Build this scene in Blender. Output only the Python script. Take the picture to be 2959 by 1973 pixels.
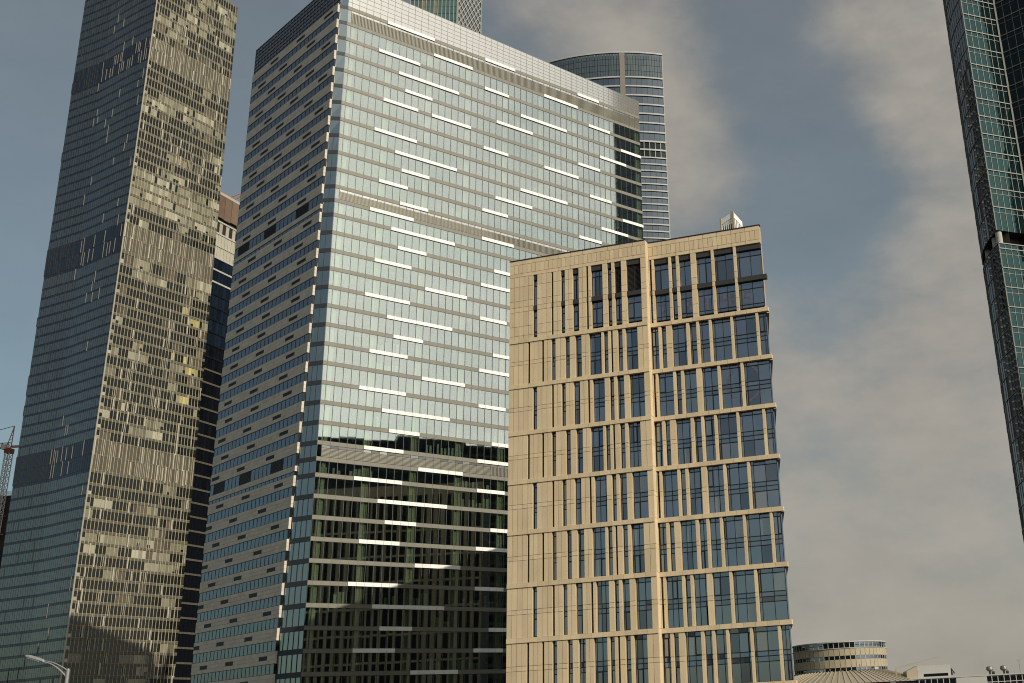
import bpy, math, random
from mathutils import Vector, Matrix, Euler
R = math.radians
rnd = random.Random(7)
for o in list(bpy.data.objects): bpy.data.objects.remove(o)
SC = bpy.context.scene
COL = SC.collection

# ------------------------------------------------------------------ camera
cam_d = bpy.data.cameras.new('camera'); cam = bpy.data.objects.new('camera', cam_d); COL.objects.link(cam)
F_PX, PITCH, ROLL = 3092.8, R(19.353), R(-2.9903)
CXP, CYP, WPX, HPX = 2020.3, 986.5, 2959.0, 1973.0
cam_d.sensor_fit = 'HORIZONTAL'; cam_d.sensor_width = 36.0
cam_d.lens = 36.0 * F_PX / WPX
cam_d.shift_x = (WPX / 2 - CXP) / WPX
cam_d.clip_start = 0.5; cam_d.clip_end = 6000
CAM = Vector((0, 0, 1.7))
cam.location = CAM
cam.rotation_euler = (Matrix.Rotation(R(90) + PITCH, 4, 'X') @ Matrix.Rotation(ROLL, 4, 'Z')).to_euler()
SC.camera = cam

# ------------------------------------------------------------------ sun, sky, exposure
SUN_AZ, SUN_EL = R(-40), R(28)                       # azimuth measured from +X
S = Vector((math.cos(SUN_EL) * math.cos(SUN_AZ), math.cos(SUN_EL) * math.sin(SUN_AZ), math.sin(SUN_EL)))
sun_d = bpy.data.lights.new('sun', 'SUN'); sun_d.energy = 3.6; sun_d.angle = R(0.5); sun_d.color = (1.0, 0.90, 0.74)
sun = bpy.data.objects.new('sun', sun_d); COL.objects.link(sun)
sun.rotation_euler = S.to_track_quat('Z', 'Y').to_euler(); sun.location = (200, -200, 200)
SC.view_settings.view_transform = 'Standard'; SC.view_settings.look = 'None'
SC.view_settings.exposure = 0.13; SC.view_settings.gamma = 1.0
SC.view_settings.use_curve_mapping = False
SC.cycles.use_denoising = True; SC.cycles.filter_width = 1.05
SC.cycles.max_bounces = 6; SC.cycles.diffuse_bounces = 2; SC.cycles.glossy_bounces = 4
SC.cycles.transparent_max_bounces = 8; SC.cycles.transmission_bounces = 2
SC.cycles.caustics_reflective = False; SC.cycles.caustics_refractive = False
SC.cycles.sample_clamp_indirect = 4.0

W = bpy.data.worlds.new('World'); SC.world = W; W.use_nodes = True
nt = W.node_tree; nt.nodes.clear()
def N(t, **k):
    n = nt.nodes.new(t)
    for a, b in k.items(): setattr(n, a, b)
    return n
out = N('ShaderNodeOutputWorld'); bg = N('ShaderNodeBackground')
sky = N('ShaderNodeTexSky', sky_type='NISHITA', sun_disc=False)
sky.sun_elevation = SUN_EL; sky.sun_rotation = math.pi / 2 - SUN_AZ
sky.air_density = 1.0; sky.dust_density = 1.6; sky.ozone_density = 1.0; sky.altitude = 150
tc = N('ShaderNodeTexCoord')
def wmath(op, a, b=None, clamp=False):
    m = N('ShaderNodeMath', operation=op, use_clamp=clamp)
    for i, v in enumerate((a, b)):
        if v is None: continue
        if hasattr(v, 'type'): nt.links.new(v, m.inputs[i])
        else: m.inputs[i].default_value = v
    return m.outputs[0]
mp = N('ShaderNodeMapping'); mp.inputs['Scale'].default_value = (1.0, 1.0, 1.9); mp.inputs['Location'].default_value = (0.35, 0.2, 0.15)
nt.links.new(tc.outputs['Generated'], mp.inputs['Vector'])
n1 = N('ShaderNodeTexNoise'); n1.inputs['Scale'].default_value = 2.6; n1.inputs['Detail'].default_value = 8; n1.inputs['Roughness'].default_value = 0.52; n1.inputs['Distortion'].default_value = 0.35
nt.links.new(mp.outputs[0], n1.inputs['Vector'])
n2 = N('ShaderNodeTexNoise'); n2.inputs['Scale'].default_value = 9.0; n2.inputs['Detail'].default_value = 7; n2.inputs['Roughness'].default_value = 0.6
nt.links.new(mp.outputs[0], n2.inputs['Vector'])
def pix_dir(px, py):                                  # direction of a place in the sky, from photo measurements
    dx, dy = px - CXP, py - CYP
    x = math.cos(ROLL) * dx + math.sin(ROLL) * dy; y = -math.sin(ROLL) * dx + math.cos(ROLL) * dy
    v = Vector((x / F_PX, math.cos(PITCH) + y / F_PX * math.sin(PITCH), math.sin(PITCH) - y / F_PX * math.cos(PITCH)))
    return v.normalized()
def blob(d, width, amount):
    dp = N('ShaderNodeVectorMath', operation='DOT_PRODUCT'); nt.links.new(tc.outputs['Generated'], dp.inputs[0]); dp.inputs[1].default_value = d
    e = wmath('SUBTRACT', 1.0, dp.outputs['Value'])
    g = wmath('EXPONENT', wmath('MULTIPLY', e, -2.0 / (width * width)))
    return wmath('MULTIPLY', g, amount)
dens = wmath('ADD', wmath('MULTIPLY', wmath('SUBTRACT', n1.outputs['Fac'], 0.5), 1.9), wmath('MULTIPLY', wmath('SUBTRACT', n2.outputs['Fac'], 0.5), 0.95))
BL = [((2650, 1650), .26, .80), ((2000, 1150), .13, .35), ((1700, 90), .15, .62), ((2010, 430), .085, .55), ((2560, 190), .075, .45), ((2720, 420), .07, .40), ((2740, 720), .08, .48),
      ((2130, 40), .06, -.45), ((2240, 260), .07, -.50), ((2340, 520), .085, -.60), ((2350, 800), .075, -.45), ((300, 300), .30, -.60), ((60, 1300), .16, .10), ((650, 340), .10, .18)]
acc = dens
for (px, py), w_, a_ in BL: acc = wmath('ADD', acc, blob(pix_dir(px, py), w_, a_))
# a broad veil of bright cloud on the sun's side of the sky
acc = wmath('ADD', acc, blob(Vector((math.cos(SUN_AZ), math.sin(SUN_AZ), .42)).normalized(), .95, .80))
cov = N('ShaderNodeMapRange', interpolation_type='SMOOTHSTEP'); nt.links.new(acc, cov.inputs['Value'])
cov.inputs['From Min'].default_value = -0.05; cov.inputs['From Max'].default_value = 0.92; cov.inputs['To Min'].default_value = 0.40; cov.inputs['To Max'].default_value = 0.95
ccol = N('ShaderNodeMix', data_type='RGBA'); ccol.inputs[6].default_value = (3.6, 3.3, 2.85, 1); ccol.inputs[7].default_value = (11.5, 10.9, 9.9, 1)
nt.links.new(blob(Vector((math.cos(SUN_AZ), math.sin(SUN_AZ), .35)).normalized(), .9, 1.0), ccol.inputs[0])
tint = N('ShaderNodeVectorMath', operation='MULTIPLY'); nt.links.new(sky.outputs[0], tint.inputs[0]); tint.inputs[1].default_value = (.84, 1.04, .93)
mixc = N('ShaderNodeMix', data_type='RGBA')
nt.links.new(cov.outputs[0], mixc.inputs[0]); nt.links.new(tint.outputs[0], mixc.inputs[6])
cbr = wmath('ADD', wmath('MULTIPLY', n2.outputs['Fac'], 0.45), wmath('MULTIPLY', cov.outputs[0], 0.38))
cbr = wmath('ADD', cbr, 0.45)
csc = N('ShaderNodeVectorMath', operation='SCALE'); nt.links.new(ccol.outputs[2], csc.inputs[0]); nt.links.new(cbr, csc.inputs['Scale'])
nt.links.new(csc.outputs[0], mixc.inputs[7])
nt.links.new(mixc.outputs[2], bg.inputs['Color']); bg.inputs['Strength'].default_value = 0.085
nt.links.new(bg.outputs[0], out.inputs['Surface'])

# ------------------------------------------------------------------ materials
MATS = {}
def new_mat(name):
    m = bpy.data.materials.new(name); m.use_nodes = True; m.node_tree.nodes.clear(); MATS[name] = m
    return m, m.node_tree.nodes, m.node_tree.links
def solid(name, col, rough=.7, metal=0., var=.10, nscale=.35, spec=.4, bump=0., bscale=8., streak=0.):
    m, ns, ls = new_mat(name)
    o = ns.new('ShaderNodeOutputMaterial'); p = ns.new('ShaderNodeBsdfPrincipled'); ls.new(p.outputs[0], o.inputs[0])
    p.inputs['Roughness'].default_value = rough; p.inputs['Metallic'].default_value = metal; p.inputs['Specular IOR Level'].default_value = spec
    g = ns.new('ShaderNodeNewGeometry'); no = ns.new('ShaderNodeTexNoise'); no.inputs['Scale'].default_value = nscale; no.inputs['Detail'].default_value = 6
    ls.new(g.outputs['Position'], no.inputs['Vector'])
    a = ns.new('ShaderNodeMath'); a.operation = 'MULTIPLY_ADD'; a.inputs[1].default_value = var * 1.2; a.inputs[2].default_value = 1 - var * .6
    ls.new(no.outputs['Fac'], a.inputs[0])
    b = ns.new('ShaderNodeMath'); b.operation = 'MULTIPLY_ADD'; b.inputs[1].default_value = var; b.inputs[2].default_value = -var * .5
    oi = ns.new('ShaderNodeObjectInfo'); s = ns.new('ShaderNodeMath'); s.operation = 'ADD'; ls.new(g.outputs['Random Per Island'], s.inputs[0]); ls.new(oi.outputs['Random'], s.inputs[1])
    fr = ns.new('ShaderNodeMath'); fr.operation = 'FRACT'; ls.new(s.outputs[0], fr.inputs[0]); ls.new(fr.outputs[0], b.inputs[0])
    c = ns.new('ShaderNodeMath'); c.operation = 'ADD'; ls.new(a.outputs[0], c.inputs[0]); ls.new(b.outputs[0], c.inputs[1])
    if streak:                                           # rain streaks: noise drawn out downwards
        mpg = ns.new('ShaderNodeMapping'); mpg.inputs['Scale'].default_value = (1.6, 1.6, .10); ls.new(g.outputs['Position'], mpg.inputs['Vector'])
        ns2 = ns.new('ShaderNodeTexNoise'); ns2.inputs['Scale'].default_value = 1.0; ns2.inputs['Detail'].default_value = 5; ls.new(mpg.outputs[0], ns2.inputs['Vector'])
        st = ns.new('ShaderNodeMath'); st.operation = 'MULTIPLY_ADD'; st.inputs[1].default_value = streak; ls.new(ns2.outputs['Fac'], st.inputs[0]); st.inputs[2].default_value = -streak * .5
        c2 = ns.new('ShaderNodeMath'); c2.operation = 'ADD'; ls.new(c.outputs[0], c2.inputs[0]); ls.new(st.outputs[0], c2.inputs[1]); c = c2
    h = ns.new('ShaderNodeVectorMath'); h.operation = 'SCALE'; h.inputs[0].default_value = col; ls.new(c.outputs[0], h.inputs['Scale'])
    ls.new(h.outputs[0], p.inputs['Base Color'])
    if bump:
        nb = ns.new('ShaderNodeTexNoise'); nb.inputs['Scale'].default_value = bscale; ls.new(g.outputs['Position'], nb.inputs['Vector'])
        bu = ns.new('ShaderNodeBump'); bu.inputs['Strength'].default_value = bump; bu.inputs['Distance'].default_value = .05
        ls.new(nb.outputs['Fac'], bu.inputs['Height']); ls.new(bu.outputs[0], p.inputs['Normal'])
    return m
def glass(name, refl, tint, inner=None, inner_tint=(.6, .7, .65), rough=.02, wave=.25, wscale=.35, edge=.75):
    """coated facade glass: a mirror coat over a dark body (inner colour) or over clear tinted glass (inner None)"""
    m, ns, ls = new_mat(name)
    o = ns.new('ShaderNodeOutputMaterial'); mx = ns.new('ShaderNodeMixShader'); ls.new(mx.outputs[0], o.inputs[0])
    gl = ns.new('ShaderNodeBsdfGlossy'); gl.inputs['Color'].default_value = (*tint, 1); gl.inputs['Roughness'].default_value = rough
    if inner is None:
        b = ns.new('ShaderNodeBsdfTransparent'); b.inputs['Color'].default_value = (*inner_tint, 1)
    else:
        b = ns.new('ShaderNodeBsdfDiffuse')
        g0 = ns.new('ShaderNodeNewGeometry'); hs = ns.new('ShaderNodeMath'); hs.operation = 'MULTIPLY_ADD'; hs.inputs[1].default_value = .7; hs.inputs[2].default_value = .65
        ls.new(g0.outputs['Random Per Island'], hs.inputs[0])
        sv = ns.new('ShaderNodeVectorMath'); sv.operation = 'SCALE'; sv.inputs[0].default_value = inner; ls.new(hs.outputs[0], sv.inputs['Scale']); ls.new(sv.outputs[0], b.inputs['Color'])
    ls.new(b.outputs[0], mx.inputs[1]); ls.new(gl.outputs[0], mx.inputs[2])
    lw = ns.new('ShaderNodeLayerWeight'); lw.inputs['Blend'].default_value = .5
    pw = ns.new('ShaderNodeMath'); pw.operation = 'POWER'; pw.inputs[1].default_value = 3.0; ls.new(lw.outputs['Facing'], pw.inputs[0])
    ma = ns.new('ShaderNodeMath'); ma.operation = 'MULTIPLY_ADD'; ma.inputs[1].default_value = max(0, edge - refl); ma.inputs[2].default_value = refl
    ls.new(pw.outputs[0], ma.inputs[0]); ls.new(ma.outputs[0], mx.inputs[0])
    g = ns.new('ShaderNodeNewGeometry'); nb = ns.new('ShaderNodeTexNoise'); nb.inputs['Scale'].default_value = wscale; nb.inputs['Detail'].default_value = 2
    av = ns.new('ShaderNodeVectorMath'); av.operation = 'ADD'
    rv = ns.new('ShaderNodeVectorMath'); rv.operation = 'SCALE'; rv.inputs[0].default_value = (37, 53, 71); ls.new(g.outputs['Random Per Island'], rv.inputs['Scale'])
    ls.new(g.outputs['Position'], av.inputs[0]); ls.new(rv.outputs[0], av.inputs[1]); ls.new(av.outputs[0], nb.inputs['Vector'])
    bu = ns.new('ShaderNodeBump'); bu.inputs['Strength'].default_value = wave; bu.inputs['Distance'].default_value = .02
    ls.new(nb.outputs['Fac'], bu.inputs['Height']); ls.new(bu.outputs[0], gl.inputs['Normal'])
    return m
M = MATS
solid('sandstone', (.62, .50, .325), .75, var=.16, nscale=.6, bump=.15, streak=.26)
solid('sandstone_core', (.42, .33, .20), .8, var=.05)
solid('black_frame', (.012, .012, .014), .45, var=.05)
solid('dark_panel', (.035, .035, .035), .6)
solid('flashing', (.02, .02, .022), .5)
glass('beige_glass', .40, (.66, .76, .88), (.012, .016, .022), wave=.25, rough=.02)
glass('beige_glass_blind', .34, (.66, .76, .86), (.115, .115, .105), wave=.25, rough=.02)
glass('beige_glass_deep', .27, (.62, .72, .86), (.006, .008, .010), wave=.25, rough=.02)
glass('beige_spandrel_glass', .34, (.60, .74, .88), (.03, .028, .036), wave=.12, rough=.06)
glass('film_red', .36, (.62, .62, .68), (.050, .022, .026), wave=.15)
solid('curtain', (.55, .58, .56), .9)
solid('travertine', (.56, .51, .425), .75, var=.16, nscale=.4, bump=.15, streak=.25)
solid('travertine_core', (.48, .44, .37), .8, var=.06)
solid('grille', (.022, .021, .022), .55)
glass('left_glass', .26, (.54, .62, .70), (.010, .013, .02), wave=.18)
glass('return_glass', .45, (.62, .74, .78), (.010, .014, .018), wave=.25)
solid('slate_band', (.028, .034, .042), .5)
solid('dark_box_glass', (.010, .013, .016), .15, spec=.6)
glass('front_glass', .45, (.91, .95, .955), None, (.84, .92, .84), wave=.03, rough=.015, edge=.85)
solid('spandrel_taupe', (.175, .168, .135), .55, var=.10)
solid('white_panel', (.80, .79, .76), .5, var=.12, streak=.1)
solid('mullion_dark', (.03, .05, .06), .4)
solid('louvre_metal', (.20, .195, .16), .5, metal=.2)
solid('louvre_back', (.08, .075, .06), .7)
glass('screen_glass', .55, (.95, .95, .93), (.30, .30, .29), wave=.10, rough=.10, edge=.8)
solid('screen_bar', (.24, .235, .21), .5)
glass('crown_glass', .22, (.55, .62, .75), (.010, .012, .018), rough=.05)
solid('crown_bar', (.20, .20, .20), .5)
solid('floor_slab', (.16, .16, .15), .8)
solid('interior_wall', (.018, .019, .018), .9, var=.3)
solid('column_paint', (.85, .85, .62), .8, var=.05)
solid('office_blind', (.72, .76, .62), .9, var=.15)
solid('tower_body', (.025, .026, .026), .7)
glass('dusk_glass', .34, (.50, .53, .54), (.020, .024, .022), wave=.5, wscale=.2, rough=.04)
glass('dusk_spandrel', .16, (.36, .39, .46), (.014, .018, .022), wave=.2, rough=.08)
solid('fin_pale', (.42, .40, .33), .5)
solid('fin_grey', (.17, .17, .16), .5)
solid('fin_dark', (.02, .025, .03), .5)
glass('lit_glass_dark', .045, (.8, .85, .8), (.008, .008, .006), wave=.35, wscale=.25, rough=.03, edge=.30)
glass('lit_glass_brown', .06, (.8, .85, .8), (.075, .060, .040), wave=.35, rough=.03, edge=.5)
glass('lit_blind_cream', .05, (.8, .9, .85), (.175, .163, .112), wave=.3, rough=.03, edge=.5)
glass('lit_blind_pale', .05, (.8, .9, .85), (.30, .29, .22), wave=.3, rough=.03, edge=.5)
glass('lit_blind_yellow', .08, (.8, .9, .85), (.36, .32, .12), wave=.3, rough=.03, edge=.5)
solid('lit_spandrel', (.085, .078, .055), .6, var=.15)
solid('lit_louvre', (.075, .066, .045), .6, var=.25)
solid('lit_mullion', (.33, .305, .225), .5)
glass('teal_glass', .15, (.26, .50, .52), (.005, .013, .014), wave=.25, rough=.02, edge=.45)
glass('night_glass', .05, (.35, .5, .5), (.004, .006, .007), wave=.25, rough=.28, edge=.4)
solid('teal_frame', (.20, .20, .185), .5)
glass('sliver_glass', .34, (.55, .57, .56), (.01, .012, .014), wave=.35, wscale=.3, rough=.03)
solid('concrete_column', (.42, .42, .40), .8)
glass('arc_glass', .32, (.47, .55, .62), (.018, .024, .036), wave=.15, rough=.05)
glass('arc_glass_top', .22, (.55, .66, .72), (.045, .055, .056), wave=.2, rough=.05)
solid('arc_band', (.38, .39, .39), .5)
solid('arc_post', (.20, .18, .155), .6)
glass('blue_glass', .36, (.52, .62, .76), (.012, .020, .035), wave=.3, rough=.03)
glass('black_glass', .12, (.5, .6, .7), (.006, .007, .010), wave=.3, rough=.03, edge=.4)  # the blue glass again, shade and dark reflection put into its colour
solid('film_panel', (.40, .385, .31), .7)
solid('rust_mesh', (.145, .10, .072), .9, var=.4, nscale=.4)
solid('raw_concrete', (.36, .33, .28), .9, var=.25)
solid('slab_pale', (.40, .40, .38), .7)
glass('green_glass', .30, (.55, .75, .68), (.03, .06, .05), wave=.2)
solid('diagrid_steel', (.30, .32, .30), .5)
solid('crane_orange', (.36, .18, .11), .6)
solid('crane_pale', (.52, .48, .46), .6)
solid('crane_red', (.25, .05, .03), .6)
solid('cream_clad', (.36, .315, .225), .7)
solid('roof_metal', (.30, .27, .21), .6)
solid('white_paint', (.80, .80, .78), .5)
solid('lamp_metal', (.27, .27, .285), .45, metal=.2)
solid('dark_brick', (.035, .022, .018), .8)
solid('navy_net', (.012, .018, .05), .8)
solid('asphalt', (.05, .05, .052), .9, var=.2, nscale=.08)
solid('concrete_pavement', (.22, .21, .20), .9, var=.2)

# ------------------------------------------------------------------ geometry helpers
BOXF = [(0, 3, 2, 1), (4, 5, 6, 7), (0, 1, 5, 4), (1, 2, 6, 5), (2, 3, 7, 6), (3, 0, 4, 7)]
class Geo:
    def __init__(s): s.v = []; s.f = []
    def box(s, P, u0, u1, z0, z1, d0, d1, tilt=0.):
        """box in facade coordinates: along u, up z, out d (d1 is the front)"""
        b = len(s.v)
        a, c = (rnd.uniform(-tilt, tilt), rnd.uniform(-tilt, tilt)) if tilt else (0, 0)
        for d in (d0, d1):
            k = 1 if d == d1 else 0
            s.v += [P(u0, z0, d - k * (a + c)), P(u1, z0, d + k * (a - c)), P(u1, z1, d + k * (a + c)), P(u0, z1, d - k * (a - c))]
        s.f += [tuple(b + i for i in q) for q in BOXF]
        return s
    def hexa(s, pts):
        b = len(s.v); s.v += [tuple(p) for p in pts]; s.f += [tuple(b + i for i in q) for q in BOXF]; return s
    def quad(s, *pts):
        b = len(s.v); s.v += [tuple(p) for p in pts]; s.f.append(tuple(range(b, b + len(pts)))); return s
    def prism(s, poly, z0, z1):
        b = len(s.v); n = len(poly)
        s.v += [(x, y, z0) for x, y in poly] + [(x, y, z1) for x, y in poly]
        s.f += [tuple(range(b + n - 1, b - 1, -1)), tuple(range(b + n, b + 2 * n))]
        s.f += [(b + i, b + (i + 1) % n, b + n + (i + 1) % n, b + n + i) for i in range(n)]
        return s
    def bar(s, a, c, w, w2=None):
        a, c = Vector(a), Vector(c); d = (c - a)
        if d.length < 1e-6: return s
        d.normalize(); up = Vector((0, 0, 1)) if abs(d.z) < .95 else Vector((1, 0, 0))
        x = d.cross(up).normalized() * (w / 2); y = d.cross(x).normalized() * ((w2 or w) / 2)
        return s.hexa([a - x - y, a + x - y, a + x + y, a - x + y, c - x - y, c + x - y, c + x + y, c - x + y])
    def tube(s, pts, rads, n=10):
        b = len(s.v); pts = [Vector(p) for p in pts]
        for i, p in enumerate(pts):
            d = (pts[min(i + 1, len(pts) - 1)] - pts[max(i - 1, 0)]).normalized()
            up = Vector((0, 1, 0)) if abs(d.y) < .9 else Vector((1, 0, 0))
            x = d.cross(up).normalized(); y = d.cross(x).normalized()
            for k in range(n):
                t = 2 * math.pi * k / n; q = p + (x * math.cos(t) + y * math.sin(t)) * rads[i]; s.v.append(tuple(q))
        for i in range(len(pts) - 1):
            for k in range(n):
                s.f.append((b + i * n + k, b + i * n + (k + 1) % n, b + (i + 1) * n + (k + 1) % n, b + (i + 1) * n + k))
        s.f.append(tuple(b + k for k in range(n))[::-1]); s.f.append(tuple(b + (len(pts) - 1) * n + k for k in range(n)))
        return s
    def add(s, g):
        b = len(s.v); s.v += g.v; s.f += [tuple(b + i for i in q) for q in g.f]; return s
def obj(name, g, mat, parent=None, kind=None):
    me = bpy.data.meshes.new(name); me.from_pydata([tuple(v) for v in g.v], [], g.f); me.materials.append(M[mat])
    o = bpy.data.objects.new(name, me); COL.objects.link(o)
    if parent is not None:
        o.parent = parent
        o.matrix_parent_inverse = Matrix.Translation(-Vector(base_of(parent)))
    if kind: o['kind'] = kind
    return o
def base_of(p):
    """world position of a parent: a thing stands at its base, a part keeps its points in world coordinates"""
    return Vector(p.location) if p.type == 'EMPTY' else Vector((0, 0, 0))
def thing(name, label, cat, loc=(0, 0, 0), group=None):
    o = bpy.data.objects.new(name, None); COL.objects.link(o); o.location = loc; o.empty_display_size = 2
    o['label'] = label; o['category'] = cat
    if group: o['group'] = group
    return o
def project(p):
    X, Y, Z = p[0], p[1], p[2] - 1.7
    fw = Y * math.cos(PITCH) + Z * math.sin(PITCH); up = -Y * math.sin(PITCH) + Z * math.cos(PITCH)
    if fw < 1: return None
    x = X / fw * F_PX; y = -up / fw * F_PX
    return (CXP + math.cos(ROLL) * x - math.sin(ROLL) * y, CYP + math.sin(ROLL) * x + math.cos(ROLL) * y)
def shown(g, hide=None):
    """how large a piece shows in the photo, in square pixels (0 when outside it)"""
    pts = [project(v) for v in g.v[:8]]
    if any(p is None for p in pts): return 0
    xs = [p[0] for p in pts]; ys = [p[1] for p in pts]; cx = sum(xs) / len(xs); cy = sum(ys) / len(ys)
    if cx < -5 or cx > WPX + 5 or cy < -5 or cy > HPX + 5: return 0
    if hide and hide(cx, cy): return 0
    w = max(xs) - min(xs); h = max(ys) - min(ys)
    return min(w, h) * 40 + w * h * .05
def emit(name, parent, pieces, limit=300, hide=None, minimum=1e-6):
    """pieces: (Geo, material). The ones that show largest become parts of their own, the rest one stuff part per material."""
    sc = sorted(((shown(g, hide), i) for i, (g, m) in enumerate(pieces)), reverse=True)
    rest = {}
    for r_, (a, i) in enumerate(sc):
        g, m = pieces[i]
        if r_ < limit and a > minimum: obj(name, g, m, parent)
        else: rest.setdefault(m, Geo()).add(g)
    for m, g in rest.items(): obj(name, g, m, parent, 'stuff')
def stuff(name, g, mat, parent): return obj(name, g, mat, parent, 'stuff') if g.v else None
class Facade:
    def __init__(s, o, az):
        s.o = Vector(o); s.t = Vector((math.cos(az), math.sin(az))); s.n = Vector((math.sin(az), -math.cos(az)))
    def P(s, u, z, d=0.): return (s.o.x + u * s.t.x + d * s.n.x, s.o.y + u * s.t.y + d * s.n.y, z)
    def xy(s, u, d=0.): return (s.o.x + u * s.t.x + d * s.n.x, s.o.y + u * s.t.y + d * s.n.y)
def gaps(cols, a, b):
    o = []; x = a
    for c0, c1 in sorted(cols):
        if c0 - x > .02: o.append((x, c0))
        x = c1
    if b - x > .02: o.append((x, b))
    return o

# ------------------------------------------------------------------ ground
gg = Geo().quad((-3000, -3000, 0), (3000, -3000, 0), (3000, 3000, 0), (-3000, 3000, 0)); obj('ground', gg, 'asphalt', None, 'structure')
gp = Geo().prism([(-60, 56), (30, 56), (30, 66), (-60, 66)], 0.004, .13); obj('pavement', gp, 'concrete_pavement', None, 'structure')

# ================================================================== beige block
KB = .8983
BA = Facade((-26.669 * KB, 141.6 * KB), R(-14.6588))
def build_beige():
    T = thing('office_building', 'beige stone block with tall dark windows in front of the glass towers', 'building', (*BA.o, 0))
    SU = 20.5 * KB; EU = 36.55 * KB
    BB = Facade(BA.xy(0, -1.08), R(-14.6588))
    zr = [65.05, 52.96, 46.30, 39.64, 32.92, 26.17, 19.31, 12.40, 5.37, -1.9]
    zr = [1.7 + (z - 1.7) * KB for z in zr]
    sc = lambda L: [(a * KB, b * KB) for a, b in L]
    LA = sc([(2.87, 3.14), (4.95, 5.22), (6.36, 6.96), (8.42, 9.07), (9.89, 10.81), (11.94, 13.7), (14.08, 14.68), (15.12, 15.37), (16.12, 16.78), (17.24, 18.94)])
    LB = sc([(3.62, 4.22), (6.4, 6.67), (7.84, 8.42), (9.59, 10.5), (11.66, 11.93), (12.37, 14.06), (14.81, 15.39), (15.85, 16.83), (17.61, 19.69)])
    RA = sc([(20.50, 21.55), (22.01, 22.64), (23.48, 25.5), (25.95, 26.92), (27.33, 28.69), (29.08, 31.69), (32.06, 35.17), (35.56, 36.53)])
    RB = sc([(20.63, 20.92), (21.28, 23.37), (23.79, 24.46), (24.89, 26.59), (27.36, 29.52), (29.93, 32.68), (33.08, 36.53)])
    panels, sills, para, panes, wins = [], [], [], [], []
    core = Geo(); curtains = []
    J = .022
    def tiles(F, a, b, z0, z1, d=0., wide=.60, out=panels, th=.10):
        n = max(1, round((b - a) / wide)); s = (b - a) / n
        for i in range(n):
            g = Geo().box(F.P, a + i * s + J, a + (i + 1) * s - J, z0 + J, z1 - J, d - th, d + rnd.uniform(-.006, .006)); out.append((g, 'sandstone'))
    def window(F, a, b, zt, zb, fr, special=None):
        """frame bars (one part), panes (sub-parts). fr: heights of the transoms as z values from top to bottom"""
        fg = Geo(); D = -.46; w = b - a; bw = .055
        zz = [zt] + fr + [zb]
        if w > 2.2: xs = [a, a + w * .13, a + w * .56, b] if rnd.random() < .5 else [a, a + w * .44, a + w * .87, b]
        elif w > 1.4: xs = rnd.choice([[a, a + w * .42, b], [a, a + w * .14, a + w * .57, b], [a, a + w * .38, a + w * .84, b], [a, a + w * .33, a + w * .66, b]])
        elif w > .8: xs = rnd.choice([[a, a + w * .5, b], [a, a + w * .22, b], [a, a + w * .7, b]])
        else: xs = [a, b]
        if special == 'corner': xs = [a, a + w * .10, a + w * .55, b]
        fg.box(F.P, a, a + bw, zb, zt, D - .06, D + .05); fg.box(F.P, b - bw, b, zb, zt, D - .06, D + .05)
        for z in zz: fg.box(F.P, a + bw, b - bw, z - .045, z + .045, D - .06, D + .06)
        for x in xs[1:-1]: fg.box(F.P, x - .032, x + .032, zb, zt, D - .06, D + .055)
        # one opening sash per window, with its heavier frame
        cells = []
        for i in range(len(zz) - 1):
            for j in range(len(xs) - 1): cells.append((i, j))
        tall = [(i, j) for i, j in cells if zz[i] - zz[i + 1] > 1.2 and .3 < xs[j + 1] - xs[j] < .9]
        sash = rnd.choice(tall) if tall and rnd.random() < .7 else None
        wo = obj('window', fg, 'black_frame', T)
        for i, j in cells:
            x0, x1, z0, z1 = xs[j] + .03, xs[j + 1] - .03, zz[i + 1] + .04, zz[i] - .04
            if x1 - x0 < .03: continue
            dd = D
            if (i, j) == sash:
                q = Geo(); e = .075
                q.box(F.P, x0, x0 + e, z0, z1, D - .02, D + .09); q.box(F.P, x1 - e, x1, z0, z1, D - .02, D + .09)
                q.box(F.P, x0 + e, x1 - e, z0, z0 + e, D - .02, D + .09); q.box(F.P, x0 + e, x1 - e, z1 - e, z1, D - .02, D + .09)
                obj('sash', q, 'black_frame', wo); x0 += e; x1 -= e; z0 += e; z1 -= e; dd = D + .05
            if special == 'open' and i == len(zz) - 2 and j == len(xs) - 2:
                # the casement standing open: a dark opening, its leaf turned inwards
                q = Geo().box(F.P, x1 - .05, x1, z0, z1, D - .75, D - .06); obj('sash', q, 'black_frame', wo); continue
            small = z1 - z0 < 1.0
            panes.append((Geo().box(F.P, x0, x1, z0, z1, dd - .02, dd, tilt=.012), 'beige_spandrel_glass' if small else ('beige_glass_blind' if rnd.random() < .14 else 'beige_glass_deep' if rnd.random() < .18 else 'beige_glass'), wo))
    def half(F, u0, u1, colsA, colsB, right):
        # body behind the stone
        for r in range(1, 9):
            zt, zb = zr[r], zr[r + 1]; h = zt - zb
            A = (r % 2 == 1); cols = colsA if A else colsB
            if r == 1: continue
        # parapet
        z0, z1 = zr[0], zr[1]; h = z0 - z1
        edge = u1
        for va, vb in ((.0, .055), (.055, .17), (.17, .213)):
            n = max(1, round((u1 - u0) / (1.75 if va != .055 else .60))); s = (u1 - u0) / n
            for i in range(n):
                para.append((Geo().box(F.P, u0 + i * s + J, u0 + (i + 1) * s - J, z0 - vb * h + J, z0 - va * h - J, -.10, rnd.uniform(-.006, .006)), 'sandstone'))
        core.box(F.P, u0, u1, z0 - .213 * h, z0 - .01, -.9, -.09)
        # top double storey
        cols = colsB
        vv = [.213, .34, .52, .60, .66, .84, .955, 1.0]
        for a, b in gaps(cols, u0, u1):
            core.box(F.P, a, b, z1, z0 - .213 * h, -.9, -.09)
            for i in range(len(vv) - 1): tiles(F, a, b, z0 - vv[i + 1] * h, z0 - vv[i] * h)
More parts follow.
